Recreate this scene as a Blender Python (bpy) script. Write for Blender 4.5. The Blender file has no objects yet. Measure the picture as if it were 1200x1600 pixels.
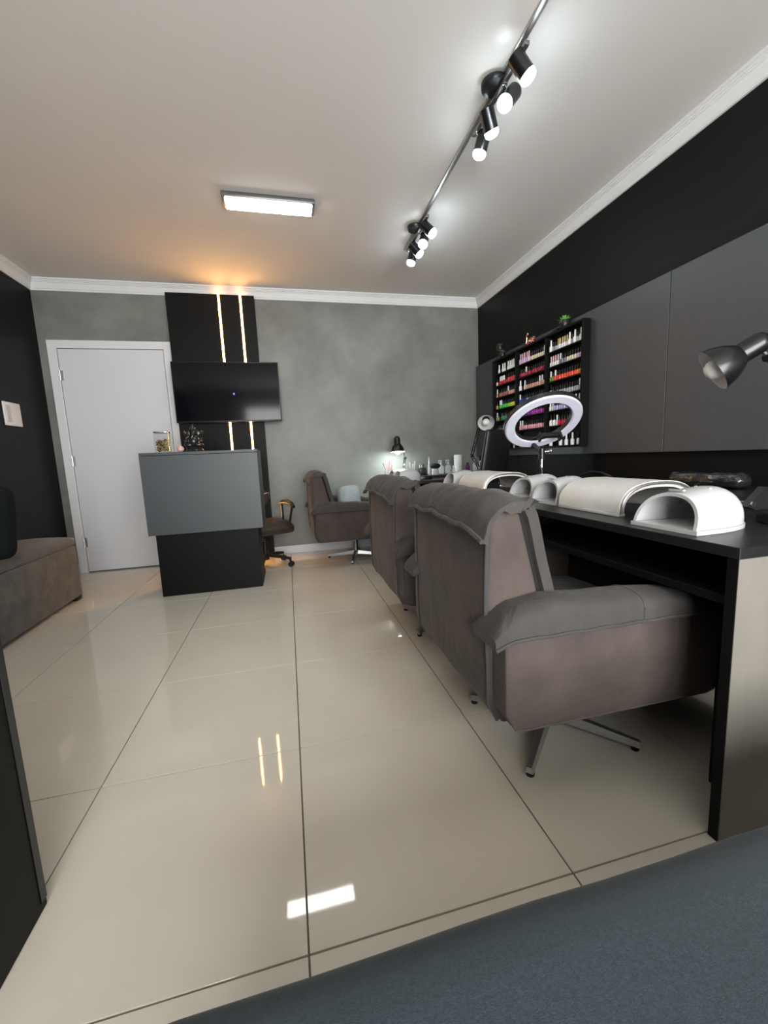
import bpy, bmesh, math, random
from mathutils import Vector, Matrix, noise
random.seed(7)
S = bpy.context.scene
C = S.collection
# ------------------------------------------------------------------ camera
cam_d = bpy.data.cameras.new('camera'); cam = bpy.data.objects.new('camera', cam_d); C.objects.link(cam)
cam_d.sensor_fit = 'HORIZONTAL'; cam_d.sensor_width = 36.0; cam_d.lens = 36.0 * 636.4 / 1200.0
cam_d.clip_start = 0.02
_r = Vector((0.97221, -0.23005, -0.04334)); _u = Vector((0.07302, 0.12211, 0.98983)); _d = Vector((0.22242, 0.96549, -0.13552))
cam.matrix_world = Matrix(((_r.x, _u.x, -_d.x, 0.0298), (_r.y, _u.y, -_d.y, -0.7271), (_r.z, _u.z, -_d.z, 1.0009), (0, 0, 0, 1)))
S.camera = cam
# ------------------------------------------------------------------ world, daylight, exposure
w = bpy.data.worlds.new('world'); S.world = w; w.use_nodes = True
bg = w.node_tree.nodes['Background']; bg.inputs[0].default_value = (0.80, 0.90, 1.0, 1); bg.inputs[1].default_value = 2.0
S.view_settings.view_transform = 'Standard'; S.view_settings.look = 'None'
S.view_settings.exposure = 0.88; S.view_settings.gamma = 1.0; S.view_settings.use_curve_mapping = False
# room extents (metres); the photograph looks along +y
XL, XR, YB, YF, ZC = -2.08, 2.241, 3.732, -2.75, 2.695
WX0, WX1, WZ0, WZ1 = -0.9, 2.0, 0.15, 2.35          # shop window in the front wall, behind the camera
def area(name, loc, rot, sx, sy, power, col):
    l = bpy.data.lights.new(name, 'AREA'); l.shape = 'RECTANGLE'; l.size = sx; l.size_y = sy; l.energy = power; l.color = col
    o = bpy.data.objects.new(name, l); C.objects.link(o); o.location = loc; o.rotation_euler = rot; return o
area('window_daylight', ((WX0 + WX1) / 2, YF - 0.25, (WZ0 + WZ1) / 2), (math.radians(90), 0, 0), WX1 - WX0, WZ1 - WZ0, 170, (1.0, 0.985, 0.96))

# ------------------------------------------------------------------ materials
MATS = {}
def mat(name, col, rough=0.5, metal=0.0, spec=0.5, emit=None, es=0.0, coat=0.0, sheen=0.0, trans=0.0, ior=1.45,
        var=0.0, vscale=8.0, bump=0.0, bscale=60.0, col2=None, stretch=None, alpha=1.0, rvar=0.0, bump2=0.0, b2scale=9.0):
    if name in MATS: return MATS[name]
    m = bpy.data.materials.new(name); m.use_nodes = True; nt = m.node_tree; b = nt.nodes['Principled BSDF']
    c = (col[0], col[1], col[2], 1)
    b.inputs['Base Color'].default_value = c; b.inputs['Roughness'].default_value = rough; b.inputs['Metallic'].default_value = metal
    b.inputs['Specular IOR Level'].default_value = spec; b.inputs['IOR'].default_value = ior
    b.inputs['Coat Weight'].default_value = coat; b.inputs['Sheen Weight'].default_value = sheen
    b.inputs['Transmission Weight'].default_value = trans; b.inputs['Alpha'].default_value = alpha
    if sheen: b.inputs['Sheen Roughness'].default_value = 0.4
    if emit: b.inputs['Emission Color'].default_value = (*emit, 1); b.inputs['Emission Strength'].default_value = es
    if var or bump or rvar:
        tc = nt.nodes.new('ShaderNodeTexCoord'); mp = nt.nodes.new('ShaderNodeMapping'); nt.links.new(tc.outputs['Object'], mp.inputs[0])
        if stretch: mp.inputs['Scale'].default_value = stretch
    if var or rvar:
        n = nt.nodes.new('ShaderNodeTexNoise'); n.inputs['Scale'].default_value = vscale; n.inputs['Detail'].default_value = 6; n.inputs['Roughness'].default_value = 0.6
        nt.links.new(mp.outputs[0], n.inputs[0])
    if var:
        r = nt.nodes.new('ShaderNodeValToRGB'); r.color_ramp.elements[0].position = 0.3; r.color_ramp.elements[1].position = 0.7
        c2 = col2 if col2 else tuple(x * (1 - var) for x in col)
        c1 = col if col2 else tuple(min(1, x * (1 + var)) for x in col)
        r.color_ramp.elements[0].color = (*c2, 1); r.color_ramp.elements[1].color = (*c1, 1)
        nt.links.new(n.outputs[0], r.inputs[0]); nt.links.new(r.outputs[0], b.inputs['Base Color'])
    if rvar:
        mr = nt.nodes.new('ShaderNodeMapRange'); mr.inputs[3].default_value = rough - rvar; mr.inputs[4].default_value = rough + rvar
        nt.links.new(n.outputs[0], mr.inputs[0]); nt.links.new(mr.outputs[0], b.inputs['Roughness'])
    if bump:
        n2 = nt.nodes.new('ShaderNodeTexNoise'); n2.inputs['Scale'].default_value = bscale; n2.inputs['Detail'].default_value = 4
        nt.links.new(mp.outputs[0], n2.inputs[0])
        bp = nt.nodes.new('ShaderNodeBump'); bp.inputs['Strength'].default_value = bump; bp.inputs['Distance'].default_value = 0.01
        nt.links.new(n2.outputs[0], bp.inputs['Height']); nt.links.new(bp.outputs[0], b.inputs['Normal'])
        if bump2:
            n3 = nt.nodes.new('ShaderNodeTexNoise'); n3.inputs['Scale'].default_value = b2scale; n3.inputs['Detail'].default_value = 3; n3.inputs['Distortion'].default_value = 0.6
            m3 = nt.nodes.new('ShaderNodeMapping'); m3.inputs['Scale'].default_value = (1.0, 1.0, 0.55); nt.links.new(tc.outputs['Object'], m3.inputs[0]); nt.links.new(m3.outputs[0], n3.inputs[0])
            b3 = nt.nodes.new('ShaderNodeBump'); b3.inputs['Strength'].default_value = bump2; b3.inputs['Distance'].default_value = 0.03
            nt.links.new(n3.outputs[0], b3.inputs['Height']); nt.links.new(b3.outputs[0], bp.inputs['Normal'])
    MATS[name] = m; return m
M_TILE = mat('porcelain_tile', (0.625, 0.585, 0.495), 0.035, spec=0.5, var=0.03, vscale=3)
M_GROUT = mat('grout', (0.16, 0.14, 0.11), 0.9)
M_CEIL = mat('ceiling_paint', (0.66, 0.635, 0.61), 0.95, bump=0.03, bscale=200)
M_CEMENT = mat('burnt_cement', (0.225, 0.236, 0.215), 0.45, col2=(0.128, 0.130, 0.118), var=0.2, vscale=2.2, rvar=0.08, bump=0.02, bscale=8)
M_BLACKWALL = mat('black_wall_paint', (0.0050, 0.0057, 0.0060), 0.50, spec=0.20)
M_THIN = mat('thin_glass', (0.10, 0.12, 0.12), 0.03, alpha=0.14)
M_WHITE = mat('white_paint', (0.70, 0.70, 0.71), 0.35)
M_CROWN = mat('white_plaster', (0.70, 0.70, 0.695), 0.6)
M_DOOR = mat('white_lacquer', (0.64, 0.65, 0.675), 0.35)
M_GREYPANEL = mat('charcoal_board', (0.060, 0.067, 0.076), 0.40, var=0.05, vscale=30)
M_BLACK = mat('black_board', (0.0045, 0.0045, 0.0045), 0.50, spec=0.18, var=0.2, vscale=3)
M_BLACKTOP = mat('black_worktop', (0.011, 0.011, 0.012), 0.36, var=0.2, vscale=40, bump=0.05, bscale=150)
M_DESKEND = mat('desk_end_laminate', (0.165, 0.152, 0.130), 0.42, var=0.18, vscale=5, stretch=(1, 1, 0.35))
M_COUNTER = mat('slate_grey_laminate', (0.056, 0.063, 0.069), 0.42)
M_BLACKPL = mat('black_plastic', (0.012, 0.012, 0.013), 0.35)
M_BLACKSAT = mat('black_satin_metal', (0.03, 0.03, 0.032), 0.28, metal=0.6)
M_LAMPBLK = mat('lamp_black_chrome', (0.045, 0.045, 0.047), 0.27, metal=0.85)
M_CHROME = mat('chrome', (0.75, 0.75, 0.76), 0.12, metal=1.0)
M_ALU = mat('brushed_aluminium', (0.55, 0.55, 0.54), 0.35, metal=0.9)
M_STEELG = mat('grey_metal', (0.20, 0.20, 0.20), 0.35, metal=0.8)
M_WPLAST = mat('white_plastic', (0.52, 0.53, 0.53), 0.25)
M_WLEATH = mat('white_leatherette', (0.66, 0.645, 0.61), 0.5, var=0.06, vscale=15, bump=0.1, bscale=90)
M_SUEDE = mat('taupe_suede', (0.066, 0.050, 0.043), 0.9, sheen=0.08, var=0.22, vscale=6, bump=0.15, bscale=220, bump2=0.45, b2scale=8)
M_SUEDEPAD = mat('grey_taupe_suede', (0.046, 0.0415, 0.038), 0.9, sheen=0.08, var=0.18, vscale=9, bump=0.15, bscale=220, bump2=0.45, b2scale=12)
M_SUEDEDK = mat('dark_suede', (0.045, 0.043, 0.043), 0.9, sheen=0.3)
M_GAP = mat('gap_black', (0.006, 0.005, 0.005), 0.9)
M_POUF = mat('grey_bench_suede', (0.098, 0.089, 0.080), 0.9, sheen=0.2, var=0.3, vscale=9, bump=0.1, bscale=200)
M_TEAL = mat('dark_teal_cloth', (0.006, 0.008, 0.009), 0.9, spec=0.2, bump=0.2, bscale=200)
M_SOFA = mat('slate_blue_fabric', (0.025, 0.0375, 0.045), 0.95, sheen=0.2, var=0.28, vscale=260, bump=0.22, bscale=650)
M_PILLOW = mat('pale_blue_cloth', (0.34, 0.39, 0.40), 0.9, var=0.12, vscale=18, bump=0.2, bscale=60)
M_GLASS = mat('clear_glass', (1, 1, 1), 0.02, trans=1.0, ior=1.45)
M_PANE = mat('window_glass', (1, 1, 1), 0.0, trans=1.0, ior=1.01, spec=0.2)
M_BULBOFF = mat('frosted_bulb', (0.72, 0.71, 0.68), 0.25)
M_LEDW = mat('warm_led', (1, 0.75, 0.4), 0.5, emit=(1.0, 0.52, 0.17), es=52.0)
M_LEDHALO = mat('warm_led_halo', (1, 0.6, 0.2), 0.5, emit=(1.0, 0.36, 0.06), es=0.9)  # dim orange glow painting the halo around the strips
M_SPOT = mat('spot_lens', (1, 1, 1), 0.5, emit=(0.80, 0.94, 1.0), es=30.0)
M_TUBE = mat('tube_diffuser', (1, 1, 1), 0.5, emit=(1.0, 0.98, 0.94), es=15.0)
M_LAMPON = mat('lit_bulb', (1, 1, 1), 0.5, emit=(0.88, 1.0, 0.97), es=130.0)
M_SCREEN = mat('tv_screen', (0.003, 0.003, 0.005), 0.09, spec=0.28)
M_BLUELED = mat('blue_standby_dot', (0.05, 0.05, 0.8), 0.4, emit=(0.12, 0.10, 1.0), es=1.2)
M_RINGDIFF = mat('ring_diffuser', (0.66, 0.66, 0.76), 0.3)
M_PLANT = mat('bright_leaf', (0.16, 0.42, 0.07), 0.5, var=0.25, vscale=30)
M_PLANTDK = mat('dark_leaf', (0.05, 0.12, 0.05), 0.5, var=0.3, vscale=30)
M_ROSE = mat('rose_gold', (0.75, 0.36, 0.25), 0.25, metal=1.0)
M_WRAP = mat('black_shrink_wrap', (0.014, 0.015, 0.016), 0.10, spec=0.9, coat=0.6, bump=0.8, bscale=40, stretch=(1, 0.5, 1))
M_STATUE = mat('dark_resin', (0.018, 0.017, 0.016), 0.25, spec=0.7)
M_STONE = mat('gold_pebble', (0.34, 0.22, 0.09), 0.4, var=0.5, vscale=60)
M_STONE2 = mat('dark_pebble', (0.05, 0.04, 0.03), 0.4)
M_GOLD = mat('gold_trim', (0.8, 0.65, 0.25), 0.25, metal=1.0)
M_SHELL = mat('pink_shell', (0.62, 0.42, 0.36), 0.4, var=0.3, vscale=40)
M_BROWNMESH = mat('brown_leatherette', (0.07, 0.042, 0.03), 0.5)
M_BRASS = mat('seat_brown', (0.032, 0.024, 0.019), 0.35)
M_RUBBER = mat('rubber', (0.01, 0.01, 0.01), 0.7)
M_CLEARPL = mat('clear_plastic', (0.8, 0.85, 0.87), 0.06, alpha=0.35)
M_PAPER = mat('white_paper', (0.85, 0.86, 0.86), 0.8)
M_PURPLE = mat('purple_pack', (0.16, 0.02, 0.12), 0.4)
M_BRISTLE = mat('black_bristle', (0.008, 0.008, 0.008), 0.95)
M_PINKH = mat('pink_handle', (0.55, 0.10, 0.14), 0.4)
M_GREYPRINT = mat('grey_print', (0.42, 0.43, 0.43), 0.5)
M_REVEAL = mat('lamp_inner', (0.50, 0.50, 0.49), 0.35)

# ------------------------------------------------------------------ mesh helpers
OFF = Vector((0, 0, 0))
class B:
    def __init__(s): s.bm = bmesh.new()
    def box(s, lo, hi, bev=0.0, seg=2, M=None):
        c = [(a + b) / 2 for a, b in zip(lo, hi)]; d = [abs(b - a) for a, b in zip(lo, hi)]
        T = Matrix.Translation(c) @ Matrix.Diagonal((*d, 1))
        if M is not None: T = M @ T
        r = bmesh.ops.create_cube(s.bm, size=1.0, matrix=T)
        if bev > 0:
            e = set()
            for v in r['verts']: e.update(v.link_edges)
            bmesh.ops.bevel(s.bm, geom=list(e), offset=bev, segments=seg, profile=0.5, affect='EDGES', clamp_overlap=True)
        return s
    def grid(s, f, nu, nv, cu=False, cv=False, flip=False):
        V = [[s.bm.verts.new(f(i / (nu if cu else nu - 1), j / (nv if cv else nv - 1))) for j in range(nv)] for i in range(nu)]
        for i in range(nu if cu else nu - 1):
            for j in range(nv if cv else nv - 1):
                q = [V[i][j], V[(i + 1) % nu][j], V[(i + 1) % nu][(j + 1) % nv], V[i][(j + 1) % nv]]
                if flip: q.reverse()
                try: s.bm.faces.new(q)
                except ValueError: pass
        return V
    def face(s, vs):
        try: return s.bm.faces.new(vs)
        except ValueError: return None
    def lathe(s, prof, seg=20, M=None, cap=True, closed=False):
        M = M or Matrix(); rings = []
        for r, z in prof:
            rings.append([s.bm.verts.new(M @ Vector((max(r, 1e-5) * math.cos(2 * math.pi * k / seg), max(r, 1e-5) * math.sin(2 * math.pi * k / seg), z))) for k in range(seg)])
        n = len(rings)
        for i in range(n if closed else n - 1):
            a, b = rings[i], rings[(i + 1) % n]
            for k in range(seg): s.face((a[k], a[(k + 1) % seg], b[(k + 1) % seg], b[k]))
        if cap and not closed: s.face(list(reversed(rings[0]))); s.face(rings[-1])
        return s
    def rod(s, a, b, r, seg=10, r2=None):
        a, b = Vector(a), Vector(b); d = b - a; L = d.length
        M = Matrix.Translation(a) @ d.to_track_quat('Z', 'Y').to_matrix().to_4x4()
        return s.lathe([(r, 0), (r2 if r2 is not None else r, L)], seg, M)
    def tube(s, pts, r, seg=8, closed=False):
        pts = [Vector(p) for p in pts]; n = len(pts); rings = []; up = Vector((0, 0, 1))
        for i, p in enumerate(pts):
            if closed: t = pts[(i + 1) % n] - pts[i - 1]
            else: t = pts[min(i + 1, n - 1)] - pts[max(i - 1, 0)]
            t.normalize()
            a = t.cross(up)
            if a.length < 0.05: a = t.cross(Vector((1, 0, 0)))
            a.normalize(); b = a.cross(t); rr = r(i / max(1, n - 1)) if callable(r) else r
            rings.append([s.bm.verts.new(p + (a * math.cos(2 * math.pi * k / seg) + b * math.sin(2 * math.pi * k / seg)) * rr) for k in range(seg)])
        for i in range(n if closed else n - 1):
            A, Bq = rings[i], rings[(i + 1) % n]
            for k in range(seg): s.face((A[k], A[(k + 1) % seg], Bq[(k + 1) % seg], Bq[k]))
        if not closed: s.face(list(reversed(rings[0]))); s.face(rings[-1])
        return s
    def prism(s, poly, a, b, axis='y'):
        def P(u, v, t): return {'y': (u, t, v), 'x': (t, u, v), 'z': (u, v, t)}[axis]
        A = [s.bm.verts.new(P(u, v, a)) for u, v in poly]; D = [s.bm.verts.new(P(u, v, b)) for u, v in poly]; n = len(poly)
        for i in range(n): s.face((A[i], A[(i + 1) % n], D[(i + 1) % n], D[i]))
        s.face(list(reversed(A))); s.face(D); return s
    def soft(s, lo, hi, r, n=10, fn=None, M=None):
        c = Vector([(a + b) / 2 for a, b in zip(lo, hi)]); h = Vector([(b - a) / 2 for a, b in zip(lo, hi)]); r = min(r, min(h) * 0.999)
        def samp(t): return math.sin((t * 2 - 1) * math.pi / 2) * 0.55 + (t * 2 - 1) * 0.45
        ps = {}
        def vert(p):
            k = tuple(round(x, 5) for x in p)
            if k in ps: return ps[k]
            q = Vector([max(-h[i] + r, min(h[i] - r, p[i] * h[i])) for i in range(3)]); e = Vector([p[i] * h[i] for i in range(3)]) - q
            v = q + (e.normalized() * r if e.length > 1e-9 else e)
            v = c + v
            if fn: v = fn(v)
            if M is not None: v = M @ Vector(v)
            ps[k] = s.bm.verts.new(v); return ps[k]
        for ax in range(3):
            for sg in (-1, 1):
                for i in range(n):
                    for j in range(n):
                        q = []
                        for (a, b) in ((i, j), (i + 1, j), (i + 1, j + 1), (i, j + 1)):
                            p = [0, 0, 0]; p[ax] = sg; p[(ax + 1) % 3] = samp(a / n); p[(ax + 2) % 3] = samp(b / n); q.append(vert(p))
                        if sg < 0: q.reverse()
                        s.face(q)
        return s
    def sphere(s, c, r, sc=(1, 1, 1), seg=14, M=None):
        T = Matrix.Translation(c) @ Matrix.Diagonal((sc[0], sc[1], sc[2], 1))
        if M is not None: T = M @ T
        bmesh.ops.create_uvsphere(s.bm, u_segments=seg, v_segments=max(6, seg // 2 + 1), radius=r, matrix=T); return s
    def solidify(s, t):
        bmesh.ops.solidify(s.bm, geom=list(s.bm.faces), thickness=t); return s
    def mesh(s, name, m, off=None, smooth=40):
        bmesh.ops.recalc_face_normals(s.bm, faces=list(s.bm.faces))
        if off is not None and off.length > 0: bmesh.ops.translate(s.bm, verts=list(s.bm.verts), vec=-off)
        me = bpy.data.meshes.new(name); s.bm.to_mesh(me); s.bm.free(); me.materials.append(m)
        if smooth:
            for p in me.polygons: p.use_smooth = True
            me.set_sharp_from_angle(angle=math.radians(smooth))
        return me
def link(name, me, parent=None):
    o = bpy.data.objects.new(name, me); C.objects.link(o)
    if parent is not None: o.parent = parent
    return o
def part(name, b, m, parent, smooth=40, label=None):
    o = link(name, b.mesh(name, m, OFF, smooth), parent)
    if label: o['label'] = label
    return o
def tag(o, label, cat, group=None, kind=None):
    o['label'] = label; o['category'] = cat
    if group: o['group'] = group
    if kind: o['kind'] = kind
    return o
def thing(name, label, cat, loc=(0, 0, 0), group=None, world=True, rotz=0.0):
    """Empty at the thing's base. world=True: parts are written in room coordinates; else in local ones."""
    global OFF
    o = bpy.data.objects.new(name, None); C.objects.link(o); o.location = loc; o.rotation_euler = (0, 0, rotz); o.empty_display_size = 0.05
    OFF = Vector(loc) if world else Vector((0, 0, 0)); return tag(o, label, cat, group)
def single(name, b, m, label, cat, loc, group=None, smooth=40):
    o = link(name, b.mesh(name, m, Vector(loc), smooth)); o.location = loc; return tag(o, label, cat, group)
def struct(name, b, m, label=None, parent=None, smooth=0):
    global OFF
    OFF = Vector((0, 0, 0)); o = link(name, b.mesh(name, m, None, smooth), parent)
    if parent is None:
        o['kind'] = 'structure'
        if label: o['label'] = label; o['category'] = name.split('_')[0]
    return o
def copy_tree(o, parent=None):
    c = o.copy(); C.objects.link(c); c.parent = parent
    for ch in list(o.children): copy_tree(ch, c)
    return c
def axisM(p, d): return Matrix.Translation(Vector(p)) @ Vector(d).to_track_quat('Z', 'Y').to_matrix().to_4x4()
def nz(x, y, z, s): return noise.noise(Vector((x * s, y * s, z * s)))

# ================================================================== SETTING
T = 0.62
floor = struct('floor', B().box((XL - 0.1, YF - 0.1, -0.12), (XR + 0.1, YB + 0.1, -0.006)), M_GROUT, 'glossy cream porcelain tile floor with thin dark joints')
g = 0.0021; cache = {}
for i in range(-4, 4):
    for j in range(-5, 7):
        x0, x1 = max(XL, i * T + g), min(XR, (i + 1) * T - g); y0, y1 = max(YF, j * T + g), min(YB, (j + 1) * T - g)
        if x1 - x0 < 0.02 or y1 - y0 < 0.02: continue
        k = (round(x1 - x0, 4), round(y1 - y0, 4))
        if k not in cache: cache[k] = B().box((-k[0] / 2, -k[1] / 2, -0.006), (k[0] / 2, k[1] / 2, 0), bev=0.0005, seg=1).mesh('tile', M_TILE, None, 0)
        o = link('tile', cache[k], floor); o.location = ((x0 + x1) / 2, (y0 + y1) / 2, 0)
struct('ceiling', B().box((XL - 0.1, YF - 0.1, ZC), (XR + 0.1, YB + 0.1, ZC + 0.1)), M_CEIL, 'plain off-white plastered ceiling')
struct('wall_back', B().box((XL - 0.1, YB, 0), (XR + 0.1, YB + 0.1, ZC)), M_CEMENT, 'mottled grey burnt cement wall behind the reception desk')
struct('wall_left', B().box((XL - 0.1, YF - 0.1, 0), (XL, YB, ZC)), M_BLACKWALL, 'matte black painted wall above the bench')
struct('wall_right', B().box((XR, YF - 0.1, 0), (XR + 0.1, YB, ZC)), M_BLACKWALL, 'matte black painted wall behind the charcoal panel')
fw = B()
fw.box((XL - 0.1, YF - 0.1, 0), (WX0, YF, ZC)); fw.box((WX1, YF - 0.1, 0), (XR + 0.1, YF, ZC))
fw.box((WX0, YF - 0.1, 0), (WX1, YF, WZ0)); fw.box((WX0, YF - 0.1, WZ1), (WX1, YF, ZC))
struct('wall_front', fw, M_WHITE, 'white wall with the shop window behind the camera')
win = struct('window_1', B().box((WX0, YF - 0.09, WZ0), (WX1, YF - 0.03, WZ0 + 0.06)).box((WX0, YF - 0.09, WZ1 - 0.06), (WX1, YF - 0.03, WZ1)).box((WX0, YF - 0.09, WZ0), (WX0 + 0.06, YF - 0.03, WZ1)).box((WX1 - 0.06, YF - 0.09, WZ0), (WX1, YF - 0.03, WZ1)), M_BLACKSAT, 'black framed shop window behind the camera')
for k in (1, 2):
    xm = WX0 + (WX1 - WX0) * k / 3; struct('mullion', B().box((xm - 0.025, YF - 0.085, WZ0 + 0.06), (xm + 0.025, YF - 0.035, WZ1 - 0.06)), M_BLACKSAT, parent=win)
for k in range(3):
    xa = WX0 + (WX1 - WX0) * k / 3; struct('pane', B().box((xa + 0.061 if k == 0 else xa + 0.026, YF - 0.063, WZ0 + 0.061), (xa + (WX1 - WX0) / 3 - (0.061 if k == 2 else 0.026), YF - 0.057, WZ1 - 0.061)), mat('window_pane', (0.9, 0.95, 1.0), 0.02, alpha=0.05), parent=win)
# crown moulding, mitred, stepped profile (distance from the wall, height below the ceiling)
CP = [(0, -0.098), (0.012, -0.098), (0.012, -0.084), (0.017, -0.080), (0.030, -0.036), (0.036, -0.034), (0.036, -0.026), (0.043, -0.024), (0.043, -0.016), (0.052, -0.014), (0.052, 0), (0, 0)]
def crown(name, p0, p1, inw, label):
    b = B(); p0, p1, inw = Vector(p0), Vector(p1), Vector(inw); t = (p1 - p0).normalized()
    A = [b.bm.verts.new(p0 + inw * d + t * d + Vector((0, 0, ZC + z))) for d, z in CP]
    D = [b.bm.verts.new(p1 + inw * d - t * d + Vector((0, 0, ZC + z))) for d, z in CP]
    n = len(CP)
    for i in range(n): b.face((A[i], A[(i + 1) % n], D[(i + 1) % n], D[i]))
    b.face(A); b.face(D); struct(name, b, M_CROWN, label)
crown('trim_1', (XL, YB, 0), (XR, YB, 0), (0, -1, 0), 'white crown moulding along the grey cement wall')
crown('trim_2', (XR, YF, 0), (XR, YB, 0), (-1, 0, 0), 'white crown moulding along the right black wall')
crown('trim_3', (XL, YF, 0), (XL, YB, 0), (1, 0, 0), 'white crown moulding along the left black wall')
struct('baseboard_back', B().box((-0.94, YB - 0.014, 0), (XR, YB, 0.085), bev=0.003).box((XL, YB - 0.014, 0), (-2.005, YB, 0.085), bev=0.003), M_WHITE, 'white baseboard along the grey cement wall')
# door
door = struct('door_1', B().box((-1.925, YB - 0.028, 0.012), (-1.047, YB - 0.002, 2.095), bev=0.002), M_DOOR, 'plain white hinged door in a white frame')
df = B()
df.box((-2.003, YB - 0.034, 0), (-1.930, YB - 0.001, 2.172), bev=0.003); df.box((-1.042, YB - 0.034, 0), (-0.965, YB - 0.001, 2.172), bev=0.003); df.box((-1.930, YB - 0.034, 2.100), (-1.042, YB - 0.001, 2.172), bev=0.003)
struct('door_frame', df, M_WHITE, parent=door)
for z in (1.86, 1.08, 0.30): struct('hinge', B().rod((-1.928, YB - 0.036, z - 0.045), (-1.928, YB - 0.036, z + 0.045), 0.007, 8).box((-1.926, YB - 0.0305, z - 0.045), (-1.905, YB - 0.0275, z + 0.045)), M_ALU, parent=door, smooth=40)
# charcoal wall panels on the right wall
XP = 2.200
t = thing('wall_panel', 'long charcoal laminate panel mounted on the right black wall', 'wall panel', (XR, 1.0, 0.955))
for (a, b) in ((1.272, 3.705), (-1.18, 1.268), (-2.70, -1.184)): part('board', B().box((XP, a, 0.955), (XR - 0.001, b, 1.960), bev=0.0015, seg=1), M_GREYPANEL, t, 0)

# ================================================================== TOWER, TV, RECEPTION DESK
YT = YB - 0.10
t = thing('tower_panel', 'tall black panel with two warm light strips behind the television', 'panel', (-0.555, YB, 0))
S1, S2, sw = -0.492, -0.295, 0.011
for (a, b) in ((-0.960, S1 - sw), (S1 + sw, S2 - sw), (S2 + sw, -0.168)): part('board', B().box((a, YT, 0.0), (b, YB - 0.001, 2.596), bev=0.0015, seg=1), M_BLACK, t, 0)
for x in (S1, S2): 
    part('led_strip', B().box((x - sw + 0.0045, YT - 0.004, 0.10), (x + sw - 0.0045, YT + 0.02, 2.594), bev=0.002), M_LEDW, t, label='glowing warm led strip')
    part('led_halo', B().box((x - sw + 0.0005, YT - 0.001, 0.10), (x - sw + 0.0042, YT + 0.03, 2.594)).box((x + sw - 0.0042, YT - 0.001, 0.10), (x + sw - 0.0005, YT + 0.03, 2.594)), M_LEDHALO, t, 0)  # orange halo of the strip, painted as dim glowing slivers on both sides
YV = YB - 0.215
tv = thing('television', 'black flat screen television switched off on the tower panel', 'television', (-0.47, YV + 0.06, 1.66))
vx0, vx1, vz0, vz1 = -0.952, 0.012, 1.392, 1.952
part('casing', B().box((vx0, YV, vz0), (vx1, YV + 0.035, vz1), bev=0.004).box((vx0 + 0.18, YV + 0.03, vz0 + 0.10), (vx1 - 0.18, YV + 0.07, vz1 - 0.12), bev=0.01), M_BLACKPL, tv)
part('screen', B().box((vx0 + 0.010, YV - 0.0015, vz0 + 0.016), (vx1 - 0.010, YV + 0.002, vz1 - 0.010)), M_SCREEN, tv, 0)
part('wall_bracket', B().box((-0.60, YV + 0.0705, 1.52), (-0.31, YT - 0.006, 1.82), bev=0.004), M_BLACKSAT, tv)
part('standby_dot', B().lathe([(0.009, 0), (0.009, 0.0015)], 14, axisM((-0.417, YV - 0.0016, 1.655), (0, -1, 0))), M_BLUELED, tv, label='small blue glowing dot on the screen')

t = thing('reception_desk', 'two-tone reception desk, slate grey box over a black base', 'desk', (-0.60, 2.80, 0))
part('base', B().box((-0.975, 2.615, 0), (-0.232, 2.955, 0.490), bev=0.002), M_BLACK, t, 0)
part('upper_box', B().box((-1.005, 2.550, 0.490), (-0.188, 2.975, 1.075), bev=0.002), M_COUNTER, t, 0)
part('counter_top', B().box((-1.005, 2.550, 1.077), (-0.188, 2.975, 1.098), bev=0.002), M_COUNTER, t, 0)
ZT = 1.0985
j = thing('pebble_jar', 'square clear jar half full of gold pebbles on the reception desk', 'jar', (-0.872, 2.69, ZT))
jx0, jx1, jy0, jy1 = -0.922, -0.824, 2.645, 2.740
gb = B(); gb.box((jx0, jy0, ZT + 0.001), (jx1, jy1, ZT + 0.145), bev=0.006); part('glass', gb, M_THIN, j)
part('lid', B().box((jx0 + 0.002, jy0 + 0.002, ZT + 0.1455), (jx1 - 0.002, jy1 - 0.002, ZT + 0.158), bev=0.004), M_CHROME, j)
part('gold_edge', B().box((jx1 + 0.0005, jy0 + 0.002, ZT + 0.004), (jx1 + 0.004, jy0 + 0.010, ZT + 0.150)), M_GOLD, j)
stones = B(); stones2 = B(); rs = random.Random(3)
for k in range(190):
    p = (rs.uniform(jx0 + 0.012, jx1 - 0.012), rs.uniform(jy0 + 0.012, jy1 - 0.012), ZT + 0.012 + rs.random() * 0.078 + 0.01 * rs.random())
    (stones if k % 3 else stones2).sphere(p, rs.uniform(0.006, 0.0095), (1, 1, 0.75), 6)
s_ = part('pebbles', stones, M_STONE, j); s_['kind'] = 'stuff'
s_ = part('dark_pebbles', stones2, M_STONE2, j); s_['kind'] = 'stuff'
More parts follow.
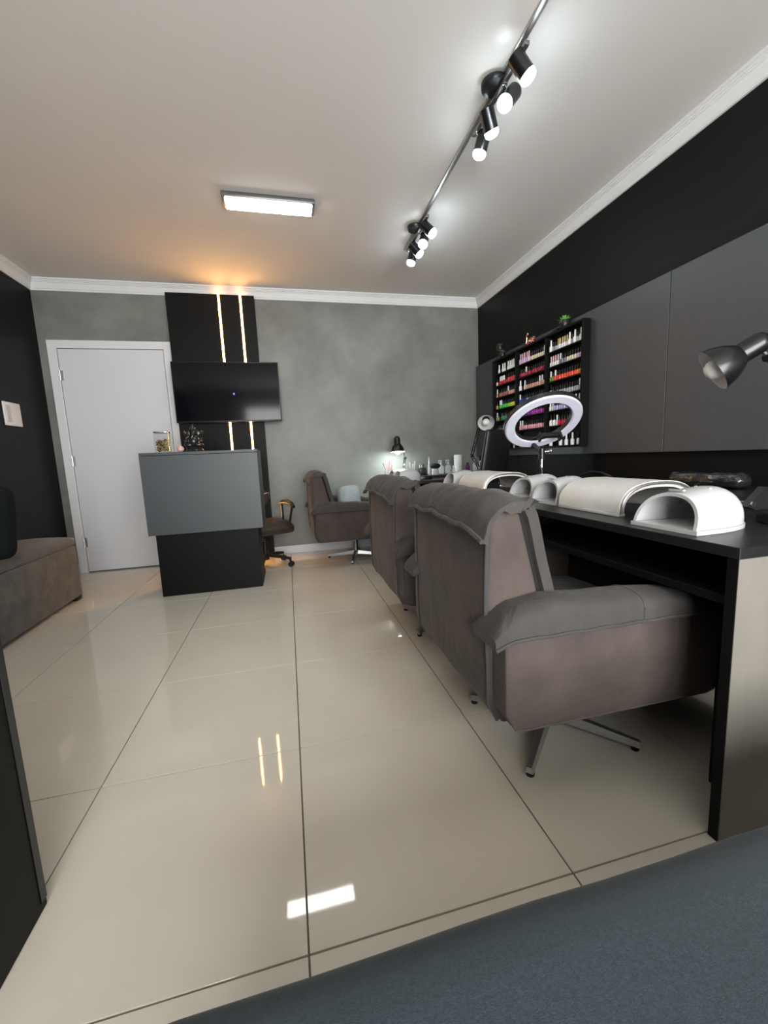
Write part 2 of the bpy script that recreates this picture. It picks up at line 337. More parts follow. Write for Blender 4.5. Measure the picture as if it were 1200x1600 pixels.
# seated figurine
st = thing('figurine', 'dark seated elephant-headed figurine on the reception desk', 'figurine', (-0.652, 2.69, ZT))
x, y = -0.652, 2.69
bd = B(); bd.lathe([(0.058, 0), (0.064, 0.008), (0.056, 0.018), (0.062, 0.026), (0.050, 0.034)], 18, Matrix.Translation((x, y, ZT)))
part('pedestal', bd, M_STATUE, st)
bd = B(); bd.sphere((x - 0.034, y - 0.02, ZT + 0.05), 0.026, (1.35, 1, .75)).sphere((x + 0.034, y - 0.02, ZT + 0.05), 0.026, (1.35, 1, .75)).sphere((x, y - 0.012, ZT + 0.078), 0.038, (1, .95, 1.05)).sphere((x, y, ZT + 0.106), 0.032, (1.15, .8, .8))
for sx in (-1, 1):
    bd.tube([(x + sx * 0.032, y, ZT + 0.115), (x + sx * 0.056, y - 0.008, ZT + 0.100), (x + sx * 0.052, y - 0.026, ZT + 0.080)], 0.010, 8).sphere((x + sx * 0.051, y - 0.028, ZT + 0.078), 0.012)
    bd.tube([(x + sx * 0.030, y + 0.006, ZT + 0.118), (x + sx * 0.062, y + 0.004, ZT + 0.122), (x + sx * 0.060, y - 0.006, ZT + 0.146)], 0.009, 8).sphere((x + sx * 0.060, y - 0.007, ZT + 0.150), 0.011)
part('body', bd, M_STATUE, st)
hd = B().sphere((x, y - 0.010, ZT + 0.140), 0.026, (1, .95, 1)).tube([(x, y - 0.034, ZT + 0.138), (x, y - 0.046, ZT + 0.118), (x - 0.006, y - 0.050, ZT + 0.096), (x - 0.020, y - 0.048, ZT + 0.086)], lambda u: 0.010 - 0.004 * u, 8)
for sx in (-1, 1): hd.sphere((x + sx * 0.032, y - 0.006, ZT + 0.140), 0.020, (.9, .25, 1.1))
part('head', hd, M_STATUE, st)
part('crown', B().lathe([(0.024, 0), (0.026, 0.008), (0.018, 0.018), (0.019, 0.024), (0.010, 0.036), (0.004, 0.048), (0.0, 0.05)], 14, Matrix.Translation((x, y - 0.008, ZT + 0.158))), M_STATUE, st)
single('ornament_ball', B().sphere((-0.748, 2.66, ZT + 0.0238), 0.025, (1.05, 1, .95), 18).lathe([(0.010, 0), (0.013, 0.004), (0.010, 0.008)], 12, Matrix.Translation((-0.748, 2.66, ZT + 0.0455))), M_SHELL, 'small pinkish round ornament beside the figurine', 'ornament', (-0.748, 2.66, ZT))

# ================================================================== ARMCHAIRS  (local: faces +x, origin on the floor under the body centre)
def make_armchair():
    t = thing('armchair', '', 'armchair', world=False)
    XRr = -0.36                                                    # rear plane
    # rear back panel: vertical outside, wedge-shaped inside
    def backfn(v):
        k = (v.z - 0.24) / 0.61
        if v.x > -0.30: v.x += 0.155 * (1 - k)
        v.x += -0.006 * math.sin(max(0, min(1, k)) * math.pi) * (1 if v.x < -0.3 else 0) + 0.004 * nz(v.x, v.y, v.z, 6)
        if k < 0.12: v.x += (0.12 - k) ** 2 * 2.2
        return v
    part('backrest', B().soft((XRr, -0.315, 0.235), (-0.272, 0.315, 0.850), 0.018, 14, backfn), M_SUEDE, t)
    for sg in (-1, 1):
        part('piping', B().tube([backfn(Vector((XRr, sg * 0.309, 0.250 + k * 0.056))) for k in range(11)], 0.0055, 6), M_SUEDEDK, t)
    part('gap_shade', B().prism([(-0.290, 0.845), (-0.252, 0.85), (-0.140, 0.40), (-0.20, 0.40)], -0.309, 0.309), M_GAP, t)  # shade in the gap between back and pad, filled in as solid black
    # draped pad: hangs a little over the rear, over the top and down the front
    prof = [(-0.392, 0.796), (-0.384, 0.822), (-0.372, 0.850), (-0.345, 0.878), (-0.310, 0.892), (-0.272, 0.890), (-0.240, 0.868), (-0.222, 0.830), (-0.206, 0.760), (-0.186, 0.680), (-0.166, 0.600), (-0.146, 0.520), (-0.130, 0.450)]
    def padfn(u, v):
        f = u * (len(prof) - 1); i = min(int(f), len(prof) - 2); f -= i
        x = prof[i][0] * (1 - f) + prof[i + 1][0] * f; z = prof[i][1] * (1 - f) + prof[i + 1][1] * f
        y = (v - 0.5) * (0.675 if u < .5 else 0.645)
        e = abs(v - 0.5) * 2
        z += 0.012 * nz(x * 2, y * 3, 0, 4) * (1 - u * .6) - (0.020 * max(0, e - 0.80) / 0.20 if u < .45 else 0)
        if u < 0.12: z += 0.008 * math.sin(y * 9 + 1.2) + 0.006 * nz(y, 1, 0, 12)
        if u < .5: z += 0.0035 * math.sin(y * 62 + 2.5 * nz(y, 0, 0, 7)) * math.sin(u * 2 * math.pi) ** 2
        x += 0.006 * nz(y * 5, z * 5, 3, 2)
        return (x, y, z)
    pb = B(); NU, NV = 34, 40
    def padin(u, v):
        a, b2 = Vector(padfn(max(0, u - .01), v)), Vector(padfn(min(1, u + .01), v)); d = (b2 - a).normalized(); n_ = Vector((-d.z, 0, d.x))
        if n_.dot(Vector((-0.27 - a.x, 0, 0.66 - a.z))) < 0: n_ = -n_
        return Vector(padfn(u, v)) + n_ * (0.012 if u < .3 else 0.030)
    Vo = pb.grid(padfn, NU, NV); Vi = pb.grid(padin, NU, NV)
    for i in range(NU - 1): pb.face((Vo[i][0], Vo[i + 1][0], Vi[i + 1][0], Vi[i][0])); pb.face((Vo[i][-1], Vo[i + 1][-1], Vi[i + 1][-1], Vi[i][-1]))
    for k in range(NV - 1): pb.face((Vo[0][k], Vo[0][k + 1], Vi[0][k + 1], Vi[0][k])); pb.face((Vo[-1][k], Vo[-1][k + 1], Vi[-1][k + 1], Vi[-1][k]))
    part('back_pad', pb, M_SUEDEPAD, t)
    part('pad_hem', B().tube([tuple(Vector(padfn(0.0, k / 30)) + Vector((-0.003, 0, 0.004))) for k in range(31)], 0.007, 6), M_SUEDEPAD, t)
    # bottom shell and seat
    def shellfn(v):
        k = (v.x + 0.34) / 0.68
        if v.z < 0.29: v.z += 0.015 * (1 - k) * 0
        return v
    part('seat_shell', B().soft((-0.335, -0.318, 0.250), (0.335, 0.318, 0.345), 0.035, 8, shellfn), M_SUEDE, t)
    def seatfn(v):
        if v.z > 0.38: v.z += 0.03 * (1 - (v.y / 0.3) ** 2) * (1 - ((v.x - 0.1) / 0.26) ** 2) + 0.006 * nz(v.x, v.y, 0, 9)
        return v
    part('seat_cushion', B().soft((-0.150, -0.292, 0.340), (0.350, 0.292, 0.440), 0.045, 12, seatfn), M_SUEDEPAD, t)
    for sg in (-1, 1):
        prof2 = [(-0.352, 0.560), (-0.350, 0.340), (-0.342, 0.300), (-0.322, 0.270), (-0.290, 0.258), (0.0, 0.258), (0.300, 0.258), (0.345, 0.272), (0.365, 0.310), (0.370, 0.50), (0.350, 0.55)]
        def outer(u, v, sg=sg):
            f = u; n = len(prof2)
            return prof2
        ab = B()
        # arm body as a grid of y across and profile around, with soft puckers under the pad seam
        NX, NZ = 26, 12
        def side(u, v, yy):
            xx = -0.352 + 0.722 * u; zl = 0.258
            if u < 0.06: zl += 0.055 * (1 - u / 0.06) ** 2
            if u > 0.93: zl += 0.05 * ((u - 0.93) / 0.07) ** 2
            zt = 0.560
            z = zl + (zt - zl) * v
            puck = 0.004 * math.sin(xx * 95 + 2 * nz(xx, 0, 0, 8)) * max(0, (v - 0.45)) ** 1.2 * 2.2
            bulge = 0.010 * math.sin(min(1, v * 1.05) * math.pi) * math.sin(u * math.pi) ** .4
            return (xx, yy + sg * (puck + bulge if abs(yy) > 0.35 else 0), z)
        y_in, y_out = sg * 0.318, sg * 0.382
        Vo = ab.grid(lambda u, v: side(u, v, y_out), NX, NZ); Vi = ab.grid(lambda u, v: side(u, v, y_in), NX, NZ)
        for i in range(NX - 1):
            ab.face((Vo[i][0], Vo[i + 1][0], Vi[i + 1][0], Vi[i][0])); ab.face((Vo[i][-1], Vo[i + 1][-1], Vi[i + 1][-1], Vi[i][-1]))
        for k in range(NZ - 1):
            ab.face((Vo[0][k], Vo[0][k + 1], Vi[0][k + 1], Vi[0][k])); ab.face((Vo[-1][k], Vo[-1][k + 1], Vi[-1][k + 1], Vi[-1][k]))
        arm = part('arm', ab, M_SUEDE, t)
        edge = [Vector(side(0.0, v / 10, y_out)) + Vector((0.004, sg * 0.001, 0)) for v in range(10, -1, -1)]
        edge += [Vector(side(u / 24, 0.0, y_out)) + Vector((0, sg * 0.001, 0.002)) for u in range(1, 24)]
        part('welt', B().tube(edge, 0.0035, 6), M_SUEDE, arm)
        # arm pad draped over the arm, slack flap at the rear
        def apf(u, v, sg=sg):
            xx = -0.392 + 0.735 * u
            a = v * math.pi                                      # 0 outer hem .. pi inner hem
            yc = sg * 0.342; hw = 0.066
            yy = yc + sg * hw * math.cos(a) * (1.0 + 0.10 * math.sin(a))
            top = 0.072 + 0.012 * math.sin(u * 5.0) + 0.010 * nz(xx, sg, 0, 7)
            if u > 0.72: top -= 0.060 * ((u - 0.72) / 0.28) ** 1.8
            if u < 0.10: top -= 0.036 * (1 - u / 0.10)
            z = 0.527 + top * math.sin(a) ** 0.42 + (0.0012 * math.sin(xx * 60) if v < 0.12 else 0)
            if u < 0.06: z -= 0.020 * (1 - u / 0.06)
            return (xx, yy, z)
        ap = B(); Vp = ap.grid(apf, 30, 19)
        for i in range(29): ap.face((Vp[i][0], Vp[i][-1], Vp[i + 1][-1], Vp[i + 1][0]))
        ap.face(Vp[0]); ap.face(list(reversed(Vp[-1])))
        pad = part('arm_pad', ap, M_SUEDEPAD, t, 60)
        part('pad_seam', B().tube([Vector(apf(k / 28, 0.0)) + Vector((0, sg * 0.002, 0.002)) for k in range(29)], 0.005, 6), M_SUEDEPAD, pad)
        part('cross_seam', B().tube([Vector(apf(0.60, v / 18)) + Vector((0, 0, 0.0005)) for v in range(0, 19)], 0.0022, 5), M_SUEDEDK, pad)
    # pedestal
    part('column', B().lathe([(0.030, 0.055), (0.024, 0.075), (0.022, 0.25), (0.06, 0.252), (0.06, 0.262)], 18), M_STEELG, t)
    return t
def add_base(t, cx, cy, ang, r=0.29):
    global OFF
    OFF = Vector((0, 0, 0))
    for k in range(4):
        a = ang + k * math.pi / 2; R = Matrix.Translation((cx, cy, 0)) @ Matrix.Rotation(a, 4, 'Z'); b = B()
        P = [(0.0, 0.022, 0.040), (0.0, 0.022, 0.075), (r, 0.012, 0.014), (r, 0.012, 0.034)]
        vs = []
        for (x, hw, z) in P: vs.append([b.bm.verts.new(R @ Vector((x, sgn * hw * (1.0 if z in (0.040, 0.014) else .6), z))) for sgn in (-1, 1)])
        (a0, a1, b0, b1) = vs
        for q in ((a0[0], b0[0], b1[0], a1[0]), (a0[1], b0[1], b1[1], a1[1]), (a1[0], a1[1], b1[1], b1[0]), (a0[0], a0[1], b0[1], b0[0]), (b0[0], b0[1], b1[1], b1[0]), (a0[0], a0[1], a1[1], a1[0])): b.face(q)
        leg = part('leg', b, M_ALU, t, 0)
        part('foot', B().lathe([(0.013, 0.0005), (0.013, 0.0135)], 10, R @ Matrix.Translation((r - 0.014, 0, 0))), M_RUBBER, leg)
AC = make_armchair()
def place_chair(src, x, y, rz, label, bx, by, ba):
    t = src if src.get('used') is None else copy_tree(AC0)
    t.location = (x, y, 0); t.rotation_euler = (0, 0, rz); t['label'] = label; t['group'] = 'taupe suede client armchairs'
    return t
AC0 = AC
ch2 = copy_tree(AC0); ch3 = copy_tree(AC0)
for (t, x, y, rz, lab, bx, by, ba) in ((AC, 0.89, 0.548, 0.0, 'nearest taupe suede swivel armchair, its front tucked under the black desk', 0.0, -0.06, math.radians(45)),
                                       (ch2, 0.89, 1.515, 0.0, 'middle taupe suede armchair, behind the nearest one along the desk', 0.0, 0.0, math.radians(40)),
                                       (ch3, 0.585, 3.285, 0.02, 'grey suede swivel armchair against the cement wall with a pillow on it', 0.06, 0.0, math.radians(72))):
    t.location = (x, y, 0); t.rotation_euler = (0, 0, rz); t['label'] = lab; t['group'] = 'suede client armchairs'
    add_base(t, bx, by, ba)
    for c in t.children:
        if c.name.startswith('column'): c.location = (bx, by, 0)
# pillow on the far chair
def pilfn(v):
    d = Vector((v.x, v.z)); k = max(0, 1 - (abs(v.x) / 0.112) ** 3) * max(0, 1 - (abs(v.z) / 0.135) ** 3)
    v.y *= 0.25 + 0.9 * k ** 0.6; v.y += 0.008 * nz(v.x, v.y, v.z, 14); return v
PM = Matrix.Translation((0.585, 3.155, 0.612)) @ Matrix.Rotation(math.radians(20), 4, 'Z') @ Matrix.Rotation(math.radians(-10), 4, 'X')
single('pillow', B().soft((-0.105, -0.085, -0.125), (0.105, 0.085, 0.125), 0.05, 14, pilfn, PM), M_PILLOW, 'small pale blue pillow on the armchair by the cement wall', 'pillow', (0.585, 3.155, 0.48))

# ================================================================== OFFICE CHAIR behind the reception desk (local: faces +x)
def star_base(t, m, r=0.27, n=5, a0=0.0):
    for k in range(n):
        a = a0 + k * 2 * math.pi / n; d = Vector((math.cos(a), math.sin(a), 0)); b = B()
        b.tube([d * 0.02 + Vector((0, 0, 0.115)), d * r * 0.6 + Vector((0, 0, 0.098)), d * r + Vector((0, 0, 0.080)), d * r + Vector((0, 0, 0.055))], lambda u: 0.019 - 0.006 * u, 8)
        lg = part('base_arm', b, m, t)
        side = Vector((-d.y, d.x, 0)); c = d * (r + 0.008) + Vector((0, 0, 0.027)); cb = B()
        for sg in (-1, 1): cb.lathe([(0.010, 0), (0.025, 0.002), (0.0265, 0.009), (0.025, 0.016), (0.010, 0.018)], 14, axisM(c + side * (sg * 0.004 if sg > 0 else -0.022), side))
        part('caster', cb, M_RUBBER, lg)
oc = thing('office_chair', 'black swivel office chair with looped arms behind the reception desk', 'office chair', (-0.235, 3.25, 0), world=False, rotz=math.radians(-64))
star_base(oc, M_BLACKPL, 0.245, 5, math.radians(64 - 22))
part('gas_column', B().lathe([(0.035, 0.07), (0.030, 0.12), (0.026, 0.24), (0.018, 0.245), (0.018, 0.345)], 16), M_BLACKPL, oc)
part('mechanism', B().box((-0.09, -0.06, 0.335), (0.09, 0.06, 0.362), bev=0.008).rod((0, -0.06, 0.348), (0.02, -0.17, 0.335), 0.006), M_BLACKPL, oc)
def scfn(v):
    v.z -= 0.05 * max(0, (v.x - 0.10) / 0.12) ** 2; return v
part('seat', B().soft((-0.22, -0.225, 0.362), (0.22, 0.225, 0.440), 0.037, 10, scfn), M_BRASS, oc)
bk = part('backrest', B().sphere((0, 0, 0), 1.0, (0.022, 0.185, 0.125), 26, Matrix.Translation((-0.24, 0, 0.655)) @ Matrix.Rotation(math.radians(-10), 4, 'Y')), M_BROWNMESH, oc)
part('back_rim', B().tube([Vector((-0.24 - 0.020 * math.sin(a), 0.190 * math.cos(a), 0.655 + 0.130 * math.sin(a))) for a in [2 * math.pi * k / 28 for k in range(28)]], 0.011, 8, closed=True), M_BLACKPL, bk)
part('back_rib', B().tube([(-0.216, -0.17, 0.62), (-0.21, 0, 0.655), (-0.216, 0.17, 0.69)], 0.004, 6), M_ALU, bk)
part('back_bar', B().tube([(-0.05, 0, 0.345), (-0.24, 0, 0.345), (-0.29, 0, 0.40), (-0.275, 0, 0.60)], 0.016, 8), M_BLACKPL, oc)
for sg in (-1, 1):
    ar = B().tube([(-0.09, sg * 0.20, 0.372), (-0.08, sg * 0.245, 0.42), (-0.110, sg * 0.255, 0.575)], 0.012, 8).tube([(0.085, sg * 0.20, 0.372), (0.07, sg * 0.245, 0.42), (0.115, sg * 0.255, 0.565)], 0.012, 8)
    a_ = part('armrest', ar, M_BLACKPL, oc)
    part('arm_pad', B().tube([(-0.15, sg * 0.255, 0.575), (-0.08, sg * 0.255, 0.596), (0.02, sg * 0.255, 0.603), (0.10, sg * 0.255, 0.590), (0.155, sg * 0.255, 0.560)], lambda u: 0.014 + 0.010 * math.sin(u * math.pi), 10), M_BLACKPL, a_)

# ================================================================== BENCH, CUSHION, WALL PLATE, BLACK CABINET, SOFA
t = thing('bench', 'long grey suede storage bench along the left black wall', 'bench', (-1.84, 2.0, 0))
def benchfn(v): v.x += 0.004 * nz(v.x, v.y, v.z, 5); return v
part('body', B().soft((-2.068, 1.10, 0.030), (-1.605, 2.835, 0.425), 0.014, 14, benchfn), M_POUF, t)
def bcfn(v):
    if v.z > 0.45: v.z += 0.016 * (1 - ((v.x + 1.84) / 0.23) ** 2) + 0.010 * nz(v.x, v.y, 0, 4)
    return v
part('seat_cushion', B().soft((-2.068, 1.10, 0.428), (-1.600, 2.838, 0.490), 0.026, 16, bcfn), M_POUF, t)
for (x, y) in ((-1.645, 2.79), (-2.03, 2.79), (-1.645, 1.15), (-2.03, 1.15)): part('foot', B().box((x - 0.035, y - 0.035, 0.001), (x + 0.035, y + 0.035, 0.032), bev=0.003), M_BLACKPL, t)
def cufn(v):
    k = max(0, 1 - (abs(v.x) / 0.23) ** 3) * max(0, 1 - (abs(v.z) / 0.23) ** 3)
    v.y *= 0.35 + 0.85 * k ** 0.6; v.y += 0.012 * nz(v.x, v.y, v.z, 9); return v
PM = Matrix.Translation((-1.725, 1.985, 0.722)) @ Matrix.Rotation(math.radians(4), 4, 'Z') @ Matrix.Rotation(math.radians(-10), 4, 'X')
single('cushion', B().soft((-0.21, -0.09, -0.21), (0.21, 0.09, 0.21), 0.06, 14, cufn, PM), M_TEAL, 'dark teal cushion standing on the grey bench', 'cushion', (-1.712, 1.985, 0.505))
t = thing('wall_plate', 'white square switch plate on the left black wall', 'switch plate', (XL, 3.19, 1.46))
part('plate', B().box((XL + 0.0005, 3.085, 1.368), (XL + 0.014, 3.292, 1.552), bev=0.006), M_WHITE, t)
part('rocker', B().box((XL + 0.0142, 3.100, 1.395), (XL + 0.019, 3.150, 1.525), bev=0.003), M_WPLAST, t)
t = thing('black_cabinet', 'black floor cabinet close by at the left edge of the view', 'cabinet', (-0.85, -0.2, 0))
part('body', B().box((-1.10, -0.62, 0.0), (-0.609, 0.245, 0.76), bev=0.002), M_BLACK, t, 0)
part('side_panel', B().box((-0.608, -0.62, 0.002), (-0.590, 0.262, 0.76), bev=0.0015), M_BLACK, t, 0)
part('edge_strip', B().box((-0.5895, 0.242, 0.022), (-0.5880, 0.262, 0.76), bev=0.0004), M_BLACKPL, t, 0)
part('top', B().box((-1.12, -0.64, 0.761), (-0.580, 0.272, 0.790), bev=0.002), M_BLACK, t, 0)
sf = thing('sofa', 'slate blue fabric sofa seat in the foreground', 'sofa', (0.75, -0.85, 0))
def sofn(v):
    if v.z > 0.40:
        v.z += 0.006 * nz(v.x, v.y, 0, 4) + 0.010 * math.sin(max(0, min(1, (v.x + 0.17) / 1.87)) * math.pi)
    return v
part('seat_cushion', B().soft((-0.225, -1.35, 0.290), (1.70, -0.318, 0.448), 0.062, 22, sofn), M_SOFA, sf)
part('base', B().soft((-0.190, -1.33, 0.070), (1.67, -0.352, 0.292), 0.03, 8), M_SOFA, sf)
for (x, y) in ((-0.08, -0.42), (1.60, -0.42), (-0.08, -1.26), (1.60, -1.26)): part('leg', B().lathe([(0.018, 0.0005), (0.026, 0.075)], 12, Matrix.Translation((x, y, 0))), M_BLACKPL, sf)

# ================================================================== NAIL DESKS
ZD = 0.760; DX0, DX1 = 1.012, 1.560
t = thing('nail_desk', 'long black manicure desk beside the two nearer armchairs', 'desk', (1.28, 1.1, 0))
part('worktop', B().box((DX0, -0.034, 0.733), (DX1, 2.20, ZD), bev=0.0012, seg=1), M_BLACKTOP, t, 0)
part('end_panel', B().box((DX0 + 0.004, -0.032, 0.0), (DX1 - 0.01, -0.006, 0.7325), bev=0.001, seg=1), M_DESKEND, t, 0, label='grey-brown laminate end panel with a black front edge')
part('panel_edge', B().box((DX0 + 0.002, -0.030, 0.001), (DX0 + 0.0038, -0.006, 0.7320)), M_BLACK, t, 0)
part('end_panel', B().box((DX0 + 0.004, 2.165, 0.0), (DX1 - 0.01, 2.198, 0.7325), bev=0.001, seg=1), M_BLACK, t, 0)
part('shelf', B().box((DX0 + 0.02, -0.005, 0.610), (DX1 - 0.03, 2.164, 0.632), bev=0.001, seg=1), M_BLACK, t, 0)
part('divider', B().box((DX0 + 0.03, 1.035, 0.633), (DX1 - 0.03, 1.055, 0.7325)), M_BLACK, t, 0)
part('modesty_panel', B().box((DX1 - 0.029, -0.005, 0.10), (DX1 - 0.011, 2.164, 0.7325)), M_BLACK, t, 0)
part('leg', B().box((1.18, 0.080, 0.0), (1.225, 0.125, 0.609), bev=0.002), M_BLACK, t, 0)
t = thing('footstool', 'dark round footstool on the floor under the desk', 'footstool', (1.33, 0.62, 0))
part('base', B().lathe([(0.125, 0.0006), (0.130, 0.006), (0.130, 0.060), (0.10, 0.064)], 30, Matrix.Translation((1.33, 0.62, 0))), M_BLACKPL, t)
part('cushion', B().lathe([(0.10, 0.0645), (0.140, 0.070), (0.148, 0.100), (0.140, 0.135), (0.10, 0.148), (0, 0.150)], 30, Matrix.Translation((1.33, 0.62, 0))), M_SUEDEDK, t)
t = thing('corner_desk', 'black manicure desk in the far corner under the lit lamp', 'desk', (1.6, 3.25, 0))
part('worktop', B().box((1.000, 2.86, 0.733), (2.190, 3.705, ZD), bev=0.0012, seg=1), M_BLACKTOP, t, 0)
for x in (1.006, 2.150): part('end_panel', B().box((x, 2.88, 0.0), (x + 0.03, 3.70, 0.7325)), M_BLACK, t, 0)
part('front_panel', B().box((1.30, 2.90, 0.0), (2.149, 2.92, 0.7325)), M_BLACK, t, 0)
part('raised_shelf', B().box((1.36, 3.22, 0.7605), (2.185, 3.70, 0.786), bev=0.0015), M_BLACKTOP, t, 0)
t = thing('side_cabinet', 'low black cabinet between the desk and the right wall', 'cabinet', (1.9, 0.9, 0))
part('body', B().box((1.64, 0.455, 0.02), (2.238, 1.25, 0.752), bev=0.002), M_BLACK, t, 0)
part('top', B().box((1.60, 0.440, 0.753), (2.239, 1.26, 0.778), bev=0.0015), M_BLACKTOP, t, 0)
part('edge_trim', B().box((1.60, 0.4375, 0.774), (2.239, 0.4398, 0.778)), M_ALU, t, 0)
for yy in (0.72, 0.98): part('drawer_gap', B().box((1.638, yy - 0.0015, 0.04), (1.6398, yy + 0.0015, 0.745)), M_GAP, t, 0)
# wrapped roll on the cabinet
def wrapfn(v):
    v.z = max(0.7795, v.z + 0.006 * nz(v.x, v.y * .6, v.z, 30) + 0.004 * nz(v.x, v.y, v.z, 70)); v.x += 0.007 * nz(v.y * .6, v.z, v.x, 30) + 0.004 * nz(v.z, v.y, v.x, 80); return v
single('wrapped_roll', B().soft((2.02, 0.700, 0.7795), (2.115, 1.080, 0.850), 0.034, 30, wrapfn), M_WRAP, 'black parcel in shiny plastic wrap lying on the side cabinet', 'parcel', (2.07, 0.89, 0.778), smooth=25)

# ------------------------------------------------------------------ nail lamps
def nail_lamp(loc, rz, label, W=0.20, D=0.250, H=0.100):
    t = thing('nail_lamp', label, 'nail lamp', loc, 'white arched nail lamps', world=False, rotz=rz)
    def arch(u, v, inset, d0, d1):
        a = math.pi * u; k = d0 + (d1 - d0) * v
        n = 0.88
        wy = (W / 2 - inset) * max(0.02, 1 - 0.97 * k ** 2.8) ** 0.5
        h = (H - inset) * (0.90 + 0.14 * math.sin(min(1, k * 1.35) * math.pi * 0.6)) * (1 - 0.50 * max(0, (k - 0.55) / 0.45) ** 2)
        c, s_ = math.cos(a), math.sin(a)
        y = -wy * math.copysign(abs(c) ** n, c); z = 0.0125 + h * abs(s_) ** n
        return (D * k + 0.030 * abs(s_) * (1 - k), y, z)
    b = B(); NU, NV = 25, 14
    Vo = b.grid(lambda u, v: arch(u, v, 0, 0.0, 1.0), NU, NV); Vi = b.grid(lambda u, v: arch(u, v, 0.010, 0.0, 0.86), NU, NV)
    for i in range(NU - 1): b.face((Vo[i][0], Vo[i + 1][0], Vi[i + 1][0], Vi[i][0]))
    b.face([Vo[i][-1] for i in range(NU)]); b.face([Vi[i][-1] for i in range(NU)])
    sh = part('shell', b, M_WPLAST, t)
    ks = [0, .15, .3, .45, .58, .7, .8, .88, .94, .98, 1.0]
    hwk = lambda k: (W / 2 + 0.005) * max(0.02, 1 - 0.97 * k ** 2.8) ** 0.5
    pts = [((D + 0.006) * k, -hwk(k)) for k in ks] + [((D + 0.006) * k, hwk(k)) for k in reversed(ks)]
    part('base_plate', B().prism([(p[0] - 0.004, p[1]) for p in pts], 0.0006, 0.012, 'z'), M_WPLAST, t)
    for k in range(4): part('button', B().lathe([(0.005, 0), (0.004, 0.004)], 10, Matrix.Translation((D * (0.50 + 0.03 * k), -0.03 + 0.02 * k, H * 1.005 + 0.010))), M_WPLAST, sh)
    part('printed_mark', B().box((D * 0.16, -0.022, H * 0.955 + 0.0125), (D * 0.20, 0.022, H * 0.955 + 0.0165)), M_GREYPRINT, sh)
    part('led_arc', B().tube([arch(0.15 + 0.7 * k / 14, 0.62, 0.014, 0, .86) for k in range(15)], 0.003, 6), M_STEELG, sh)
    return t
nail_lamp((1.052, 0.203, ZD), 0, 'nearest white nail lamp, at the open end of the desk')
nail_lamp((1.135, 0.880, ZD), 0, 'white nail lamp just past the first leather hand rest', W=0.185, D=0.24)
nail_lamp((1.165, 1.125, ZD), 0, 'white nail lamp left of the ring light pole', W=0.20, D=0.24)
nail_lamp((1.135, 2.010, ZD), 0, 'white nail lamp at the far end of the long desk', W=0.19, D=0.24)
nail_lamp((1.020, 3.010, ZD), 0, 'white nail lamp at the front edge of the corner desk', W=0.20, D=0.24, H=0.095)
nail_lamp((1.040, 3.330, ZD), 0, 'white nail lamp beside the brush pot on the corner desk', W=0.19, D=0.22, H=0.09)
# ------------------------------------------------------------------ hand rests
def hand_rest(x0, y0, y1, label, W=0.33, H=0.104):
    t = thing('hand_rest', label, 'hand rest', (x0 + W / 2, (y0 + y1) / 2, ZD), 'white arched hand rests')
    def f(u, v, ins=0.0):
        a = math.pi * u; c, s_ = math.cos(a), math.sin(a); n = 0.80
        return (x0 + W / 2 - (W / 2 - ins) * math.copysign(abs(c) ** n, c), y0 + (y1 - y0) * v, ZD + 0.012 + (H - ins) * s_ ** n + (0.0025 * nz(u * 6, v * 7, 0, 2) if ins == 0 else 0))
    b = B(); NU, NV = 25, 10
    Vo = b.grid(lambda u, v: f(u, v), NU, NV); Vi = b.grid(lambda u, v: f(u, v, 0.022), NU, NV)
    for i in range(NU - 1):
        b.face((Vo[i][0], Vo[i + 1][0], Vi[i + 1][0], Vi[i][0])); b.face((Vo[i][-1], Vo[i + 1][-1], Vi[i + 1][-1], Vi[i][-1]))
    for k in range(NV - 1):
        b.face((Vo[0][k], Vo[0][k + 1], Vi[0][k + 1], Vi[0][k])); b.face((Vo[-1][k], Vo[-1][k + 1], Vi[-1][k + 1], Vi[-1][k]))
    pd = part('pad', b, M_WLEATH, t)
    for yy in (y0 - 0.004, y1 + 0.004): part('trim', B().tube([Vector(f(k / 24, 0.0, 0.008))[:1] + (yy,) + tuple(f(k / 24, 0.0, 0.008))[2:] for k in range(25)], 0.005, 8), M_ALU, pd)
    for xx in (x0 + 0.012, x0 + W - 0.012): part('foot_rail', B().box((xx - 0.016, y0, ZD + 0.0006), (xx + 0.016, y1, ZD + 0.0115), bev=0.002), M_WPLAST, t)
    return t
hand_rest(1.118, 0.432, 0.748, 'nearest white leather hand rest between two nail lamps')
hand_rest(1.128, 1.450, 1.800, 'white leather hand rest farther along, behind the middle armchair')
b = B()
b.lathe([(0.050, 0), (0.060, 0.004), (0.058, 0.030), (0.030, 0.036)], 18, Matrix.Translation((1.33, 3.12, ZD + 0.0006)) @ Matrix.Diagonal((1.6, 1.0, 1.0, 1)))
single('tool_tray', b, M_BLACKPL, 'black oval tool tray behind the nail lamp on the corner desk', 'tray', (1.33, 3.12, ZD))

